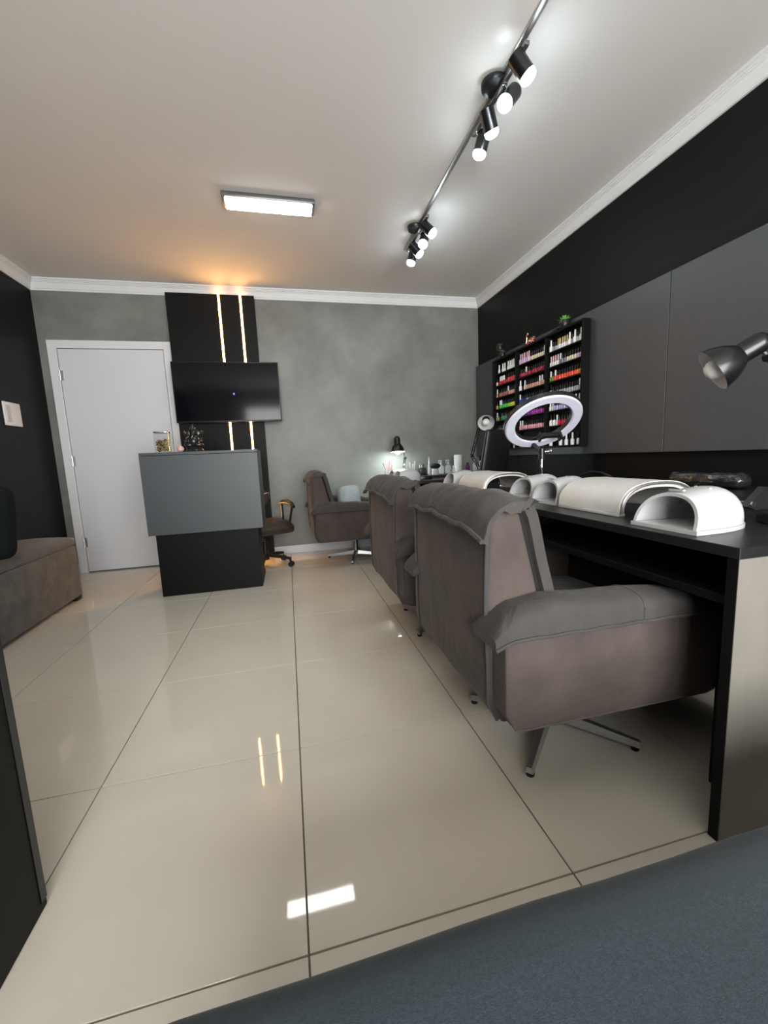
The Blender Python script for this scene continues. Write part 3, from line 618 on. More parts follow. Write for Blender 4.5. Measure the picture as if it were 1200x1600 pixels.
# ------------------------------------------------------------------ desk lamps with jointed arms
def shade_parts(t, tip, dirv, lit=False, inner=M_WHITE, k=1.0):
    """tip: centre of the rim, dirv: direction the lamp shines."""
    d = Vector(dirv).normalized(); M = axisM(tip, -d) @ Matrix.Diagonal((k, k, k, 1))                 # +z runs from the rim to the cap
    outp = [(0.074, 0.0), (0.072, 0.012), (0.066, 0.035), (0.055, 0.058), (0.042, 0.076), (0.034, 0.086)]
    inp = [(0.032, 0.084), (0.040, 0.074), (0.053, 0.056), (0.064, 0.034), (0.0705, 0.012), (0.0725, 0.0)]
    sh = part('shade', B().lathe(outp, 32, M, cap=False), M_LAMPBLK, t)
    part('reflector', B().lathe(inp + [(0.0738, -0.0004)], 32, M, cap=False), inner, sh)
    part('cap', B().lathe([(0.0345, 0.082), (0.034, 0.088), (0.0335, 0.138), (0.029, 0.154), (0.018, 0.164), (0.004, 0.167)], 26, M), M_LAMPBLK, t)
    bulb = part('bulb', B().lathe([(0.014, 0.075), (0.018, 0.055), (0.030, 0.030), (0.034, 0.012), (0.032, -0.004), (0.022, -0.018), (0.008, -0.0235), (0.0, -0.024)], 22, M), M_LAMPON if lit else M_BULBOFF, t)
    return M
def arm_bar(t, a, b, off=0.012, r=0.0045):
    a, b = Vector(a), Vector(b); d = (b - a).normalized(); s_ = d.cross(Vector((0, 1, 0)))
    if s_.length < 0.1: s_ = d.cross(Vector((1, 0, 0)))
    s_.normalize(); bb = B()
    for sg in (-1, 1): bb.rod(a + s_ * off * sg, b + s_ * off * sg, r, 8)
    ar = part('arm', bb, M_BLACKSAT, t)
    part('spring', B().tube([a + d * (0.05 + 0.10 * k / 60) + (s_ * math.cos(k * 1.3) + d.cross(s_) * math.sin(k * 1.3)) * 0.006 for k in range(61)], 0.0012, 5), M_CHROME, ar)
def joint(t, p, ax=(0, 1, 0), r=0.016, h=0.024):
    p = Vector(p); a = Vector(ax).normalized(); j = part('joint', B().lathe([(r, -h / 2), (r, h / 2)], 16, axisM(p, a)), M_BLACKSAT, t)
    part('bolt', B().lathe([(r * .45, -h * .72), (r * .45, h * .72)], 10, axisM(p, a)), M_CHROME, j)
L1 = thing('desk_lamp', 'large black desk lamp, unlit, on the near end of the desk', 'lamp', (1.440, 0.120, ZD), 'black jointed desk lamps')
part('base', B().lathe([(0.088, 0.0006), (0.092, 0.004), (0.092, 0.022), (0.086, 0.029), (0.020, 0.032)], 36, Matrix.Translation((1.440, 0.120, ZD))), M_BLACKSAT, L1)
part('post', B().lathe([(0.014, 0.031), (0.012, 0.055)], 14, Matrix.Translation((1.420, 0.170, ZD))), M_CHROME, L1)
br = part('bracket', B().prism([(1.306, 0.812), (1.340, 0.800), (1.412, 0.800), (1.446, 0.830), (1.428, 0.858), (1.372, 0.866), (1.340, 0.840)], 0.165, 0.185), M_BLACKSAT, L1)
for (bx, bz) in ((1.325, 0.818), (1.394, 0.830)): part('bolt', B().lathe([(0.009, 0), (0.009, 0.004)], 12, axisM((bx, 0.1645, bz), (0, -1, 0))), M_CHROME, br)
arm_bar(L1, (1.405, 0.175, 0.842), (1.800, 0.240, 1.060), 0.016, 0.006)
joint(L1, (1.805, 0.240, 1.066)); arm_bar(L1, (1.800, 0.245, 1.075), (1.592, 0.330, 1.262), 0.012); joint(L1, (1.585, 0.330, 1.268), r=0.014)
part('neck', B().rod((1.582, 0.330, 1.272), (1.535, 0.335, 1.300), 0.006), M_CHROME, L1)
shade_parts(L1, (1.445, 0.400, 1.238), (-0.66, 0.54, -0.52), k=0.99)
L2 = thing('desk_lamp', 'unlit black desk lamp with long arm, between ring light and cement wall', 'lamp', (1.87, 2.95, ZD), 'black jointed desk lamps')
part('base', B().lathe([(0.075, 0.0006), (0.078, 0.004), (0.078, 0.018), (0.020, 0.026)], 26, Matrix.Translation((1.87, 2.95, ZD))), M_BLACKSAT, L2)
part('post', B().rod((1.87, 2.95, ZD + 0.02), (1.87, 2.95, ZD + 0.06), 0.010), M_CHROME, L2)
arm_bar(L2, (1.868, 2.955, 0.82), (1.852, 3.117, 0.966)); joint(L2, (1.852, 3.117, 0.968), (1, 0, 0)); arm_bar(L2, (1.850, 3.112, 0.975), (1.848, 2.940, 1.232)); joint(L2, (1.848, 2.940, 1.234), (1, 0, 0))
part('neck', B().rod((1.848, 2.94, 1.236), (1.838, 2.86, 1.290), 0.006), M_CHROME, L2)
shade_parts(L2, (1.815, 2.735, 1.262), (-0.42, -0.82, -0.40))
L3 = thing('desk_lamp', 'small black desk lamp with its bulb lit, in the far corner', 'lamp', (1.25, 3.56, ZD), 'black jointed desk lamps')
part('base', B().lathe([(0.060, 0.0006), (0.064, 0.004), (0.064, 0.016), (0.018, 0.024)], 26, Matrix.Translation((1.25, 3.56, ZD))), M_BLACKSAT, L3)
arm_bar(L3, (1.25, 3.56, 0.785), (1.275, 3.56, 0.965), 0.008); joint(L3, (1.276, 3.56, 0.972)); 
part('neck', B().tube([(1.276, 3.56, 0.972), (1.270, 3.60, 1.06), (1.215, 3.585, 1.135)], 0.006, 8), M_BLACKSAT, L3)
shade_parts(L3, (1.183, 3.50, 1.040), (0.0, -0.10, -1.0), lit=True)

# ------------------------------------------------------------------ ring light
rl = thing('ring_light', 'large white ring light on a black pole standing on the desk', 'ring light', (1.435, 1.335, ZD))
rn = Vector((-0.10, -0.60, -0.79)).normalized(); rc = Vector((1.42, 1.306, 1.150)); MR = axisM(rc, rn)
R0, R1 = 0.152, 0.206
part('housing', B().lathe([(R1 + 0.004, 0.006), (R1 + 0.004, -0.020), (R1 - 0.012, -0.028), (R0 + 0.012, -0.028), (R0 - 0.004, -0.020), (R0 - 0.004, 0.006)], 56, MR, closed=True), M_BLACKPL, rl)
part('diffuser', B().lathe([(R1 + 0.001, 0.0065), (R1 - 0.006, 0.014), (R0 + 0.006, 0.014), (R0 - 0.001, 0.0065)], 56, MR, closed=True), M_RINGDIFF, rl)
low = MR @ Vector((0, 0, -0.02))
dn = (Vector((0.02, 0.05, -1)) - rn * Vector((0.02, 0.05, -1)).dot(rn)).normalized(); pb_ = rc + dn * (R1 - 0.006) - rn * 0.035
part('yoke', B().rod(pb_, (1.435, 1.335, 0.985), 0.012).lathe([(0.018, -0.03), (0.018, 0.03)], 14, Matrix.Translation((1.435, 1.335, 0.975))), M_BLACKSAT, rl)
part('knob', B().rod((1.435, 1.335, 0.985), (1.475, 1.315, 0.990), 0.005).sphere((1.478, 1.313, 0.990), 0.010), M_CHROME, rl)
part('pole', B().rod((1.435, 1.335, ZD + 0.02), (1.435, 1.335, 0.90), 0.0115, 14), M_BLACKSAT, rl)
part('upper_pole', B().rod((1.435, 1.335, 0.90), (1.435, 1.335, 0.96), 0.0085, 14), M_CHROME, rl)
part('foot', B().lathe([(0.085, 0.0006), (0.085, 0.012), (0.02, 0.022)], 28, Matrix.Translation((1.435, 1.335, ZD))), M_BLACKSAT, rl)
part('cable', B().tube([(1.425, 1.33, 0.985), (1.395, 1.32, 0.93), (1.402, 1.33, 0.86), (1.43, 1.345, 0.80)], 0.0022, 6), M_RUBBER, rl)
tv_ = rn.cross(dn).normalized(); ah = tv_ if tv_.x > 0 else -tv_; hp = rc + dn * 0.075 + ah * 0.055 + rn * 0.035
HM = Matrix.Translation(hp) @ Matrix(((ah.x, dn.x, rn.x, 0), (ah.y, dn.y, rn.y, 0), (ah.z, dn.z, rn.z, 0), (0, 0, 0, 1)))
part('phone_clamp', B().box((-0.055, -0.013, -0.012), (0.055, 0.013, 0.012), bev=0.004, M=HM).box((-0.064, -0.022, -0.012), (-0.051, 0.022, 0.030), bev=0.004, M=HM).box((0.051, -0.022, -0.012), (0.064, 0.022, 0.030), bev=0.004, M=HM), M_BLACKPL, rl)
part('flex_arm', B().tube([pb_, rc + dn * 0.19 + rn * 0.02, rc + dn * 0.15 - rn * 0.01, hp], 0.006, 8), M_BLACKPL, rl)

# ------------------------------------------------------------------ things on the far corner desk
ZS = 0.7866
t = thing('brush_pot', 'glass pot holding thin brushes and files on the corner desk', 'brush pot', (1.075, 3.55, ZD))
part('pot', B().lathe([(0.034, 0.0006), (0.038, 0.004), (0.040, 0.085), (0.037, 0.085), (0.034, 0.008)], 20, Matrix.Translation((1.075, 3.55, ZD))), M_CLEARPL, t)
rs = random.Random(5)
for k in range(11):
    a = rs.uniform(0, 6.28); dx, dy = math.cos(a) * 0.022, math.sin(a) * 0.022; L = rs.uniform(0.13, 0.185)
    m_ = (M_WPLAST, M_PINKH, M_WPLAST, M_CHROME)[k % 4]
    q = part('brush', B().rod((1.075 + dx * .6, 3.55 + dy * .6, ZD + 0.010), (1.075 + dx * 2.4, 3.55 + dy * 2.2, ZD + L), 0.0035, 8), m_, t)
    part('tip', B().rod((1.075 + dx * 2.4, 3.55 + dy * 2.2, ZD + L), (1.075 + dx * 2.6, 3.55 + dy * 2.4, ZD + L + 0.02), 0.003, 6, 0.0006), M_BRISTLE if k % 2 else M_WPLAST, q)
t = thing('file_pot', 'dark pot of upright nail files beside the lit lamp', 'tool pot', (1.318, 3.44, ZD))
part('pot', B().lathe([(0.032, 0.0006), (0.035, 0.004), (0.036, 0.075), (0.033, 0.075), (0.030, 0.008)], 18, Matrix.Translation((1.318, 3.44, ZD))) , M_BLACKPL, t)
for k, (dx, L) in enumerate(((-0.014, 0.155), (0.004, 0.135), (0.016, 0.165))): part('file', B().box((-0.007, -0.0015, 0), (0.007, 0.0015, L), bev=0.001, M=Matrix.Translation((1.318 + dx, 3.44, ZD + 0.012)) @ Matrix.Rotation(dx * 6, 4, 'Y')), M_WPLAST, t)
t = thing('tool_box', 'black tool holder with small tools on the raised shelf', 'tool holder', (1.43, 3.45, ZS))
part('box', B().box((1.392, 3.41, ZS), (1.470, 3.49, ZS + 0.075), bev=0.004), M_BLACKPL, t)
for k, (dx, L) in enumerate(((-0.025, 0.11), (-0.005, 0.10), (0.02, 0.115))): part('tool', B().rod((1.430 + dx, 3.45, ZS + 0.0755), (1.430 + dx, 3.45, ZS + L), 0.006), (M_CHROME, M_WPLAST, M_BLACKPL)[k], t)
t = thing('slim_bottle', 'slim pointed clear bottle next to the white jar', 'bottle', (1.487, 3.38, ZS))
part('body', B().lathe([(0.014, 0), (0.015, 0.004), (0.015, 0.09), (0.007, 0.115)], 14, Matrix.Translation((1.487, 3.38, ZS + 0.0004))), M_CLEARPL, t)
part('cap', B().lathe([(0.0075, 0.1155), (0.0075, 0.135), (0.002, 0.185)], 12, Matrix.Translation((1.487, 3.38, ZS + 0.0004))), M_WPLAST, t)
t = thing('dust_brush', 'round black dust brush standing on a white jar', 'brush', (1.520, 3.29, ZS))
part('jar', B().lathe([(0.034, 0), (0.036, 0.004), (0.036, 0.058), (0.030, 0.064)], 20, Matrix.Translation((1.520, 3.29, ZS + 0.0004))), M_WPLAST, t)
part('label', B().box((1.505, 3.2515, ZS + 0.018), (1.535, 3.2545, ZS + 0.048)), M_GREYPRINT, t, 0)
part('bristles', B().lathe([(0.030, 0.065), (0.052, 0.080), (0.056, 0.096), (0.045, 0.110), (0.02, 0.117), (0, 0.118)], 22, Matrix.Translation((1.522, 3.29, ZS + 0.0004))), M_BRISTLE, t)
for k, (x, y, lab) in enumerate(((1.635, 3.42, 'clear spray bottle with white pump, nearer the black brush'), (1.725, 3.44, 'clear spray bottle with white pump, nearer the paper roll'))):
    t = thing('spray_bottle', lab, 'spray bottle', (x, y, ZS), 'clear spray bottles')
    T0 = Matrix.Translation((x, y, ZS + 0.0004))
    part('body', B().lathe([(0.031, 0), (0.034, 0.005), (0.034, 0.070), (0.024, 0.088), (0.012, 0.094), (0.012, 0.102)], 20, T0), M_CLEARPL, t)
    part('pump', B().lathe([(0.014, 0.1025), (0.014, 0.118), (0.008, 0.120), (0.008, 0.130)], 14, T0).box((x - 0.030, y - 0.009, ZS + 0.130), (x + 0.014, y + 0.009, ZS + 0.148), bev=0.005).box((x - 0.026, y - 0.004, ZS + 0.105), (x - 0.021, y + 0.004, ZS + 0.131), bev=0.002), M_WPLAST, t)
t = thing('small_glass', 'small clear glass bottle in front of the spray bottles', 'bottle', (1.745, 3.34, ZS))
part('body', B().lathe([(0.018, 0), (0.019, 0.003), (0.019, 0.05), (0.010, 0.058)], 14, Matrix.Translation((1.745, 3.34, ZS + 0.0004))), M_CLEARPL, t)
part('cap', B().lathe([(0.010, 0.0585), (0.009, 0.085)], 12, Matrix.Translation((1.745, 3.34, ZS + 0.0004))), M_WPLAST, t)
t = thing('paper_roll', 'upright white paper towel roll in the corner', 'paper roll', (1.868, 3.50, ZS))
part('paper', B().lathe([(0.016, 0), (0.044, 0), (0.045, 0.003), (0.045, 0.192), (0.044, 0.195), (0.016, 0.195)], 30, Matrix.Translation((1.868, 3.50, ZS + 0.0004)), closed=True), M_PAPER, t)
part('core', B().lathe([(0.0135, 0.001), (0.0155, 0.001), (0.0155, 0.194), (0.0135, 0.194)], 20, Matrix.Translation((1.868, 3.50, ZS + 0.0004)), closed=True), M_POUF, t)
for (x, y, h, r, m1, m2, lab) in ((1.945, 3.42, 0.095, 0.024, M_PURPLE, M_BLACKPL, 'dark purple bottle with black cap beside the paper roll'), (2.000, 3.36, 0.125, 0.022, M_CLEARPL, M_WPLAST, 'pale clear bottle near the lamp elbow'), (2.050, 3.34, 0.110, 0.020, M_WPLAST, M_WPLAST, 'white slim bottle behind the lamp arm')):
    t = thing('bottle', lab, 'bottle', (x, y, ZS)); T0 = Matrix.Translation((x, y, ZS + 0.0004))
    part('body', B().lathe([(r * .9, 0), (r, 0.004), (r, h * .7), (r * .45, h * .82)], 18, T0), m1, t)
    part('cap', B().lathe([(r * .5, h * .825), (r * .48, h * 1.1)], 14, T0), m2, t)

# ------------------------------------------------------------------ technicians' chairs behind the desk
tc = thing('stylist_chair', 'black high-backed stylist chair in front of the charcoal panel', 'office chair', (1.60, 2.575, 0), world=False, rotz=math.radians(118))
star_base(tc, M_BLACKPL, 0.26, 5, 0.3)
part('gas_column', B().lathe([(0.035, 0.07), (0.028, 0.13), (0.026, 0.28), (0.018, 0.30), (0.018, 0.44)], 16), M_BLACKPL, tc)
part('seat', B().soft((-0.21, -0.22, 0.44), (0.23, 0.22, 0.53), 0.04, 10), M_BLACKPL, tc)
def tbf(v):
    k = (v.z - 0.62) / 0.56; v.y *= 1.0 - 0.18 * max(0, k); v.x += 0.05 * (v.y / 0.2) ** 2 - 0.06 * k; return v
tb = part('backrest', B().soft((-0.255, -0.205, 0.66), (-0.215, 0.205, 1.175), 0.019, 14, tbf), M_BLACKPL, tc)
part('rim', B().tube([tbf(Vector((-0.235, yy, zz))) for (yy, zz) in ((0.208, 0.68), (0.208, 0.82), (0.208, 1.0), (0.205, 1.16))], 0.007, 8), M_BLACKSAT, tb)
part('back_bar', B().tube([(-0.10, 0, 0.44), (-0.28, 0, 0.45), (-0.31, 0, 0.55), (-0.275, 0, 0.75)], 0.018, 8), M_BLACKPL, tc)
t2 = thing('rim_back_chair', 'black chair with an open hoop back, showing just above the desk', 'chair', (1.90, 1.72, 0), world=False, rotz=math.radians(180))
part('seat', B().lathe([(0.0, 0.44), (0.19, 0.44), (0.205, 0.455), (0.205, 0.475), (0.19, 0.49), (0, 0.49)], 28), M_BLACKPL, t2)
for k in range(4):
    a = math.pi / 4 + k * math.pi / 2; part('leg', B().rod((0.15 * math.cos(a), 0.15 * math.sin(a), 0.44), (0.21 * math.cos(a), 0.21 * math.sin(a), 0.0), 0.012, 8), M_BLACKSAT, t2)
part('hoop_back', B().tube([(-0.13, -0.19, 0.46), (-0.20, -0.205, 0.62), (-0.225, -0.195, 0.74), (-0.235, -0.150, 0.805), (-0.24, -0.06, 0.826), (-0.24, 0.04, 0.822), (-0.235, 0.130, 0.800), (-0.225, 0.195, 0.745), (-0.20, 0.205, 0.62), (-0.13, 0.19, 0.46)], 0.011, 10), M_BLACKPL, t2)

# ------------------------------------------------------------------ nail polish rack
RX, RY0, RY1, RZ0, RZ1 = 2.130, 1.890, 3.190, 1.010, 1.905
rk = thing('polish_rack', 'black three-column wall rack full of nail polish', 'rack', (XP, 2.5, RZ0))
part('back', B().box((XP - 0.012, RY0, RZ0), (XP - 0.0005, RY1, RZ1)), M_BLACK, rk, 0)
for y in (RY0, RY1): part('side', B().box((RX, y - 0.009, RZ0), (XP - 0.0125, y + 0.009, RZ1), bev=0.001, seg=1), M_BLACK, rk, 0)
DIV = [2.322, 2.768]
for y in DIV: part('divider', B().box((RX + 0.002, y - 0.009, RZ0 + 0.016), (XP - 0.0125, y + 0.009, RZ1 - 0.016), bev=0.001, seg=1), M_BLACK, rk, 0)
for z in (RZ0, RZ1 - 0.015): part('end_board', B().box((RX, RY0 + 0.0095, z), (XP - 0.0125, RY1 - 0.0095, z + 0.015), bev=0.001, seg=1), M_BLACK, rk, 0)
SH = [1.765, 1.650, 1.535, 1.420, 1.305, 1.185]
cols = [(2.777, RY1 - 0.0095, 'left'), (2.331, 2.759, 'middle'), (RY0 + 0.0095, 2.313, 'right')]
for (a, b_, nm) in cols:
    for z in SH: part('shelf', B().box((RX + 0.004, a, z - 0.010), (XP - 0.0125, b_, z), bev=0.0008, seg=1), M_BLACK, rk, 0)
PAL = {'white': (.80, .80, .78), 'cream': (.72, .62, .45), 'lilac': (.62, .42, .62), 'crimson': (.34, .012, .045), 'red': (.55, .012, .03), 'peach': (.72, .36, .26), 'nude': (.60, .30, .24), 'brown pink': (.36, .13, .11),
       'navy': (.01, .03, .28), 'sky blue': (.06, .26, .55), 'light blue': (.30, .50, .78), 'purple': (.15, .03, .28), 'magenta': (.45, .05, .38), 'pink': (.85, .38, .44), 'green': (.05, .55, .10), 'lime': (.30, .70, .04),
       'yellow': (.75, .70, .04), 'teal': (.02, .22, .13), 'orange': (.85, .20, .03), 'coral': (.85, .08, .04), 'silver': (.36, .37, .40), 'grey': (.20, .21, .23), 'lavender': (.46, .44, .70), 'hot pink': (.80, .03, .20), 'olive': (.14, .25, .02), 'gold': (.50, .36, .15)}
CAPC = {'black': (.008, .008, .008), 'white': (.85, .85, .84), 'pink': (.68, .42, .46), 'gold': (.55, .42, .2)}
BM, KM = {}, {}
def bottle_mesh(col, big):
    k = (col, big)
    if k not in BM:
        m = mat('lacquer_' + col.replace(' ', '_'), PAL[col], 0.15, coat=0.4)
        s_ = 1.25 if big else 1.0
        BM[k] = B().lathe([(0.0095 * s_, 0), (0.0112 * s_, 0.002), (0.0116 * s_, 0.030 * s_), (0.0085 * s_, 0.037 * s_), (0.005 * s_, 0.039 * s_)], 10).mesh('bottle_body', m, None)
    return BM[k]
def cap_mesh(col, tall):
    k = (col, tall)
    if k not in KM:
        m = mat('cap_' + col, CAPC[col], 0.3); h = 0.044 if tall else 0.034
        KM[k] = B().lathe([(0.0066, 0), (0.0066, 0.004), (0.0058, h - 0.002), (0.004, h)], 8).mesh('bottle_cap', m, None)
    return KM[k]
ROWN = ['top', 'second', 'third', 'fourth', 'fifth', 'sixth', 'bottom']
# per column, per row: runs of (bottle colour, cap colour, count, big, slot share)
ROWS = {
 'left': [[('white', 'white', 1, 0), ('', '', 1, 0), ('white', 'white', 2, 0), ('', '', 1, 0), ('white', 'white', 5, 0)], [('cream', 'black', 1, 0), ('', '', 1, 0), ('red', 'white', 4, 0), ('crimson', 'black', 2, 0), ('red', 'black', 4, 1)],
          [('nude', 'white', 1, 0), ('', '', 1, 0), ('brown pink', 'black', 5, 0), ('brown pink', 'white', 1, 0), ('nude', 'black', 3, 0), ('nude', 'white', 1, 0)], [('gold', 'black', 1, 0), ('', '', 1, 0), ('green', 'white', 2, 0), ('green', 'black', 4, 0), ('lime', 'black', 2, 0), ('yellow', 'black', 3, 0)],
          [('gold', 'white', 1, 0), ('olive', 'black', 1, 0), ('', '', 1, 0), ('teal', 'black', 6, 0), ('green', 'black', 4, 0)], [('hot pink', 'black', 6, 0), ('red', 'black', 5, 0)], [('white', 'white', 1, 1), ('', '', 1, 0), ('white', 'white', 1, 1), ('', '', 1, 0), ('white', 'white', 2, 1), ('', '', 3, 0), ('white', 'white', 1, 1)]],
 'middle': [[('lilac', 'pink', 5, 1), ('cream', 'black', 7, 0), ('white', 'white', 1, 0)], [('crimson', 'black', 3, 0), ('crimson', 'white', 1, 0), ('crimson', 'black', 9, 0)],
            [('white', 'white', 1, 1), ('', '', 1, 0), ('white', 'white', 1, 0), ('nude', 'black', 4, 0), ('peach', 'black', 2, 0), ('peach', 'white', 2, 0), ('peach', 'black', 1, 0)], [('navy', 'white', 1, 0), ('navy', 'black', 3, 0), ('light blue', 'black', 2, 0), ('sky blue', 'black', 7, 0)],
            [('purple', 'black', 6, 0), ('magenta', 'black', 6, 0)], [('pink', 'white', 2, 0), ('pink', 'black', 10, 0)], [('grey', 'black', 4, 0), ('', '', 2, 0), ('grey', 'black', 3, 0), ('silver', 'black', 3, 0)]],
 'right': [[('white', 'white', 1, 1), ('silver', 'black', 2, 0), ('white', 'gold', 5, 0), ('white', 'white', 1, 1), ('silver', 'black', 1, 0), ('white', 'white', 1, 1), ('silver', 'black', 1, 0), ('white', 'white', 1, 1)],
           [('white', 'pink', 4, 0), ('grey', 'white', 1, 0), ('grey', 'black', 2, 0), ('cream', 'black', 4, 0), ('lilac', 'black', 2, 0)], [('olive', 'white', 1, 0), ('olive', 'black', 1, 0), ('coral', 'white', 1, 0), ('coral', 'black', 8, 0), ('orange', 'black', 2, 0)],
           [('white', 'black', 1, 1), ('grey', 'black', 3, 0), ('silver', 'black', 8, 0), ('silver', 'white', 1, 0)], [('white', 'white', 2, 0), ('lavender', 'black', 6, 0), ('white', 'black', 1, 0), ('white', 'white', 3, 1)], [('white', 'black', 2, 1), ('white', 'white', 1, 0), ('red', 'black', 4, 0), ('hot pink', 'black', 4, 0)],
           [('white', 'white', 1, 1), ('', '', 3, 0), ('white', 'white', 1, 1), ('', '', 1, 0), ('white', 'white', 1, 1), ('', '', 1, 0), ('white', 'white', 1, 1), ('', '', 1, 0), ('white', 'black', 1, 1)]]}
rs = random.Random(11)
for (a, b_, nm) in cols:
    for ri, row in enumerate(ROWS[nm]):
        z = SH[ri] if ri < 6 else RZ0 + 0.015
        tot = sum(r[2] * (1.25 if r[3] else 1.0) for r in row); span = (b_ - a) - 0.040; step = min(0.034, span / tot)
        y = b_ - 0.022                                            # left end in the photograph is the far end (large y)
        if nm == 'left' and ri == 0: y = b_ - 0.06
        for (col, cap, n, big) in row:
            for k in range(n):
                wd = step * (1.25 if big else 1.0)
                if col:
                    lab = f'{col} nail polish bottle with {cap} cap, {ROWN[ri]} shelf, {nm} column of the rack'
                    t = bpy.data.objects.new('nail_polish_bottle', None); C.objects.link(t); t.empty_display_size = 0.01
                    t.location = (RX + 0.026 + rs.uniform(-0.003, 0.003), y - wd / 2, z + 0.0004)
                    tag(t, lab, 'nail polish', f'{col} polish bottles on the {ROWN[ri]} shelf, {nm} column')
                    link('bottle_body', bottle_mesh(col, big), t)
                    c_ = link('bottle_cap', cap_mesh(cap, big or cap != 'black'), t); c_.location = (0, 0, (0.0395 * (1.25 if big else 1.0)))
                y -= wd
# things on top of the rack
def succulent(name, x, y, z, pr_, ph, m, label, leafn, ll, tall=0.5):
    t = thing(name, label, 'plant', (x, y, z), 'succulents on the polish rack')
    part('pot', B().lathe([(pr_ * .78, 0.0004), (pr_ * .85, 0.003), (pr_, ph * .6), (pr_ * .92, ph), (pr_ * .8, ph), (pr_ * .78, ph * .85), (0, ph * .85)], 20, Matrix.Translation((x, y, z))), M_BLACKPL, t)
    rr = random.Random(hash(label) % 97 if False else len(label))
    for k in range(leafn):
        a = k * 2.4; el = 0.20 + tall * (k / leafn); L = ll * (1.0 - 0.25 * k / leafn)
        d = Vector((math.cos(a) * math.cos(el), math.sin(a) * math.cos(el), math.sin(el) + .12)).normalized(); p = Vector((x, y, z + ph * 0.88))
        s_ = d.cross(Vector((0, 0, 1))).normalized(); n_ = s_.cross(d)
        b = B(); c1 = p + d * L * .5
        vs = [p - s_ * .003, p + s_ * .003, c1 + s_ * L * .16, p + d * L, c1 - s_ * L * .16]; up = c1 + n_ * L * 0.05; dnv = c1 - n_ * L * .08
        V = [b.bm.verts.new(q) for q in vs]; U = b.bm.verts.new(up); D_ = b.bm.verts.new(dnv)
        for i in range(5): b.face((V[i], V[(i + 1) % 5], U)); b.face((V[(i + 1) % 5], V[i], D_))
        part('leaf', b, m, t)
succulent('succulent_plant', 2.158, 2.125, RZ1 + 0.0006, 0.042, 0.058, M_PLANT, 'bright green succulent in black pot at the rack right end', 26, 0.058, 1.35)
succulent('succulent_plant', 2.150, 3.035, RZ1 + 0.0006, 0.030, 0.040, M_PLANTDK, 'dark green succulent in small black pot at the rack left end', 20, 0.050, 1.3)
# upper plant of the left pair stands on a small black stand
t = thing('plant_stand', 'small black stand under the upper left succulent', 'stand', (2.160, 3.115, RZ1))
part('top', B().lathe([(0.030, 0.072), (0.032, 0.074), (0.032, 0.080)], 18, Matrix.Translation((2.160, 3.100, RZ1))), M_BLACKSAT, t)
for k in range(3): part('leg', B().rod((2.160 + 0.026 * math.cos(k * 2.09 + .5), 3.100 + 0.026 * math.sin(k * 2.09 + .5), RZ1 + 0.0006), (2.160 + 0.022 * math.cos(k * 2.09 + .5), 3.100 + 0.022 * math.sin(k * 2.09 + .5), RZ1 + 0.073), 0.003, 6), M_BLACKSAT, t)
succulent('succulent_plant', 2.160, 3.100, RZ1 + 0.0806, 0.034, 0.045, M_PLANTDK, 'dark succulent in black pot raised highest at the rack left end', 18, 0.042, 1.3)
b = B().box((2.135, 2.185, RZ1 + 0.0005), (2.178, 2.265, RZ1 + 0.014), bev=0.004).box((2.139, 2.190, RZ1 + 0.0145), (2.174, 2.245, RZ1 + 0.022), bev=0.003)
single('black_case', b, M_BLACKPL, 'flat black case lying beside the bright green succulent', 'case', (2.14, 2.20, RZ1))
# rose gold script word: Love  (y runs right to left in the photograph)
def lv(pts, r=0.0042): return [Vector((2.150, 2.635 - px * 0.145, RZ1 + 0.0062 + pz * 0.095)) for (px, pz) in pts]
def smooth_pts(P, n=4):
    out = []
    for i in range(len(P) - 1):
        p0, p1, p2, p3 = Vector(P[max(0, i - 1)]), Vector(P[i]), Vector(P[i + 1]), Vector(P[min(len(P) - 1, i + 2)])
        for k in range(n):
            t_ = k / n; out.append(0.5 * ((2 * p1) + (p2 - p0) * t_ + (2 * p0 - 5 * p1 + 4 * p2 - p3) * t_ ** 2 + (3 * p1 - p0 - 3 * p2 + p3) * t_ ** 3))
    out.append(Vector(P[-1])); return [(v.x, v.y) for v in out]
lo_ = thing('love_sign', 'rose gold script sign reading Love on top of the polish rack', 'sign', (2.140, 2.54, RZ1))
for nm, P in (('letter_l', [(0.02, .52), (0.08, .62), (0.22, .80), (0.27, .97), (0.21, 1.0), (0.15, .80), (0.12, .40), (0.06, .08), (0.0, .04), (0.04, .14), (0.16, .06), (0.28, .02), (0.36, .10)]),
              ('letter_o', [(0.50, .46), (0.40, .40), (0.36, .20), (0.42, .03), (0.52, .06), (0.56, .26), (0.50, .46), (0.58, .40)]),
              ('letter_v', [(0.58, .40), (0.63, .46), (0.66, .20), (0.69, .03), (0.75, .24), (0.77, .46), (0.82, .40)]),
              ('letter_e', [(0.80, .20), (0.88, .26), (0.94, .38), (0.90, .46), (0.84, .34), (0.83, .12), (0.90, .02), (1.0, .12)])):
    part(nm, B().tube(lv(smooth_pts(P)), 0.0058, 8), M_ROSE, lo_)

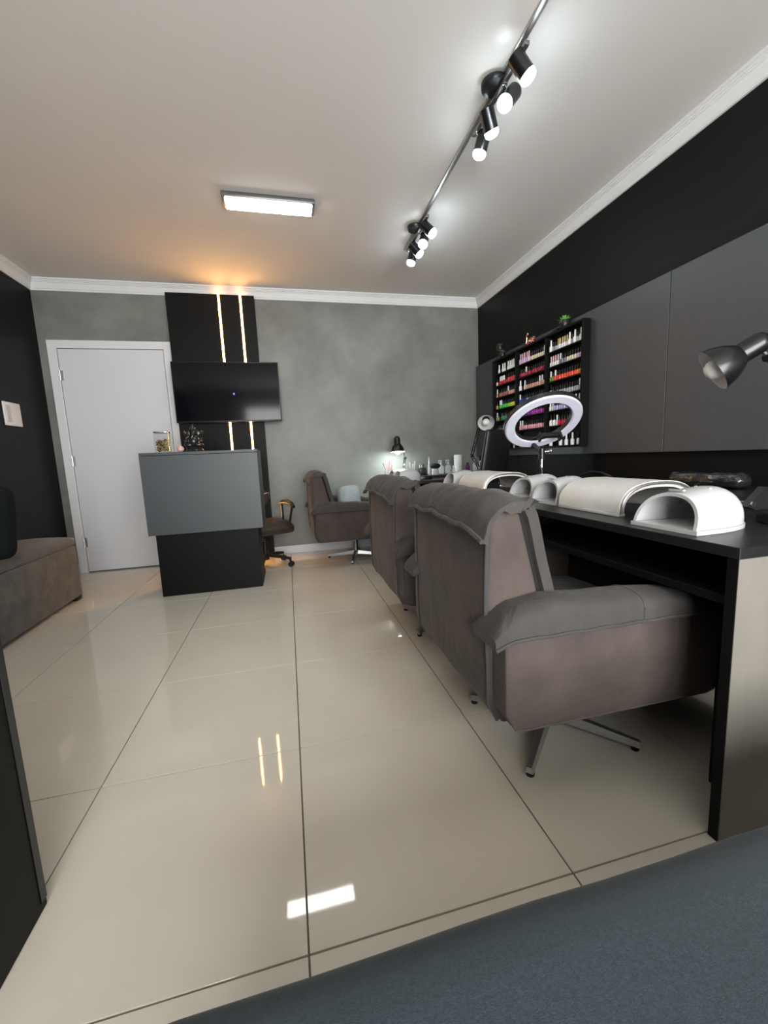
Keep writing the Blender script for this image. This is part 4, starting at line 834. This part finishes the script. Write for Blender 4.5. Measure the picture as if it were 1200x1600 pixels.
# ================================================================== CEILING LIGHTS
t = thing('ceiling_light', 'rectangular white ceiling light with a dark frame', 'ceiling light', (0.04, 2.29, ZC))
lx0, lx1, ly0, ly1 = -0.252, 0.333, 2.210, 2.358
part('frame', B().box((lx0, ly0, ZC - 0.030), (lx1, ly1, ZC - 0.0005), bev=0.006), M_STEELG, t)
part('diffuser', B().box((lx0 + 0.018, ly0 + 0.016, ZC - 0.040), (lx1 - 0.018, ly1 - 0.010, ZC - 0.0302), bev=0.008), M_TUBE, t)
single('ceiling_conduit', B().box((1.096, -1.2, ZC - 0.013), (1.122, 3.0 - 0.24, ZC - 0.0005), bev=0.003), M_ALU, 'thin grey metal conduit running along the ceiling between spot fixtures', 'conduit', (1.109, 0.8, ZC))
def spot_fixture(yc, heads, label):
    t = thing('spot_fixture', label, 'spot light', (1.109, yc, ZC), 'black four-spot ceiling fixtures')
    part('canopy', B().lathe([(0.060, -0.0135), (0.060, -0.030), (0.055, -0.036), (0.0, -0.036)], 28, Matrix.Translation((1.085, yc, ZC))), M_BLACKSAT, t)
    part('rail', B().box((1.098, heads[0][0].y - 0.03, ZC - 0.054), (1.120, heads[-1][0].y + 0.02, ZC - 0.037), bev=0.003), M_STEELG, t)
    for (lens, back) in heads:
        d = (lens - back).normalized(); mid = back + d * 0.030; piv = Vector((1.109, mid.y, ZC - 0.055)); L = 0.094
        back = lens - d * L
        h = part('spot_head', B().lathe([(0.010, -0.002), (0.030, 0.0), (0.0345, 0.004), (0.0345, L - 0.004), (0.0330, L - 0.004), (0.0330, L - 0.012)], 24, axisM(back, d), cap=False), M_LAMPBLK, t)
        part('bracket', B().rod(piv, back + d * 0.045, 0.004, 8).box((piv.x - 0.008, piv.y - 0.010, piv.z - 0.002), (piv.x + 0.008, piv.y + 0.010, piv.z + 0.006), bev=0.002), M_CHROME, h)
        part('lens', B().lathe([(0.0325, L - 0.011), (0.0335, L + 0.004), (0.0310, L + 0.014), (0.023, L + 0.022), (0.011, L + 0.026), (0.0, L + 0.027)], 22, axisM(back, d)), M_SPOT, h)
V3 = Vector
zl, zb = 2.555, 2.62
spot_fixture(1.210, [(V3((1.128, 1.007, zl)), V3((1.079, 1.015, zb))), (V3((1.105, 1.148, zl)), V3((1.160, 1.165, zb))), (V3((1.124, 1.311, zl)), V3((1.089, 1.287, zb))), (V3((1.132, 1.455, zl)), V3((1.147, 1.438, zb)))], 'black four-spot ceiling fixture nearer to the camera')
spot_fixture(2.405, [(V3((1.149, 2.228, zl)), V3((1.096, 2.255, zb))), (V3((1.134, 2.381, zl)), V3((1.158, 2.405, zb))), (V3((1.151, 2.524, zl)), V3((1.093, 2.533, zb))), (V3((1.130, 2.675, zl)), V3((1.148, 2.667, zb)))], 'black four-spot ceiling fixture nearer to the cement wall')
bpy.context.view_layer.update()
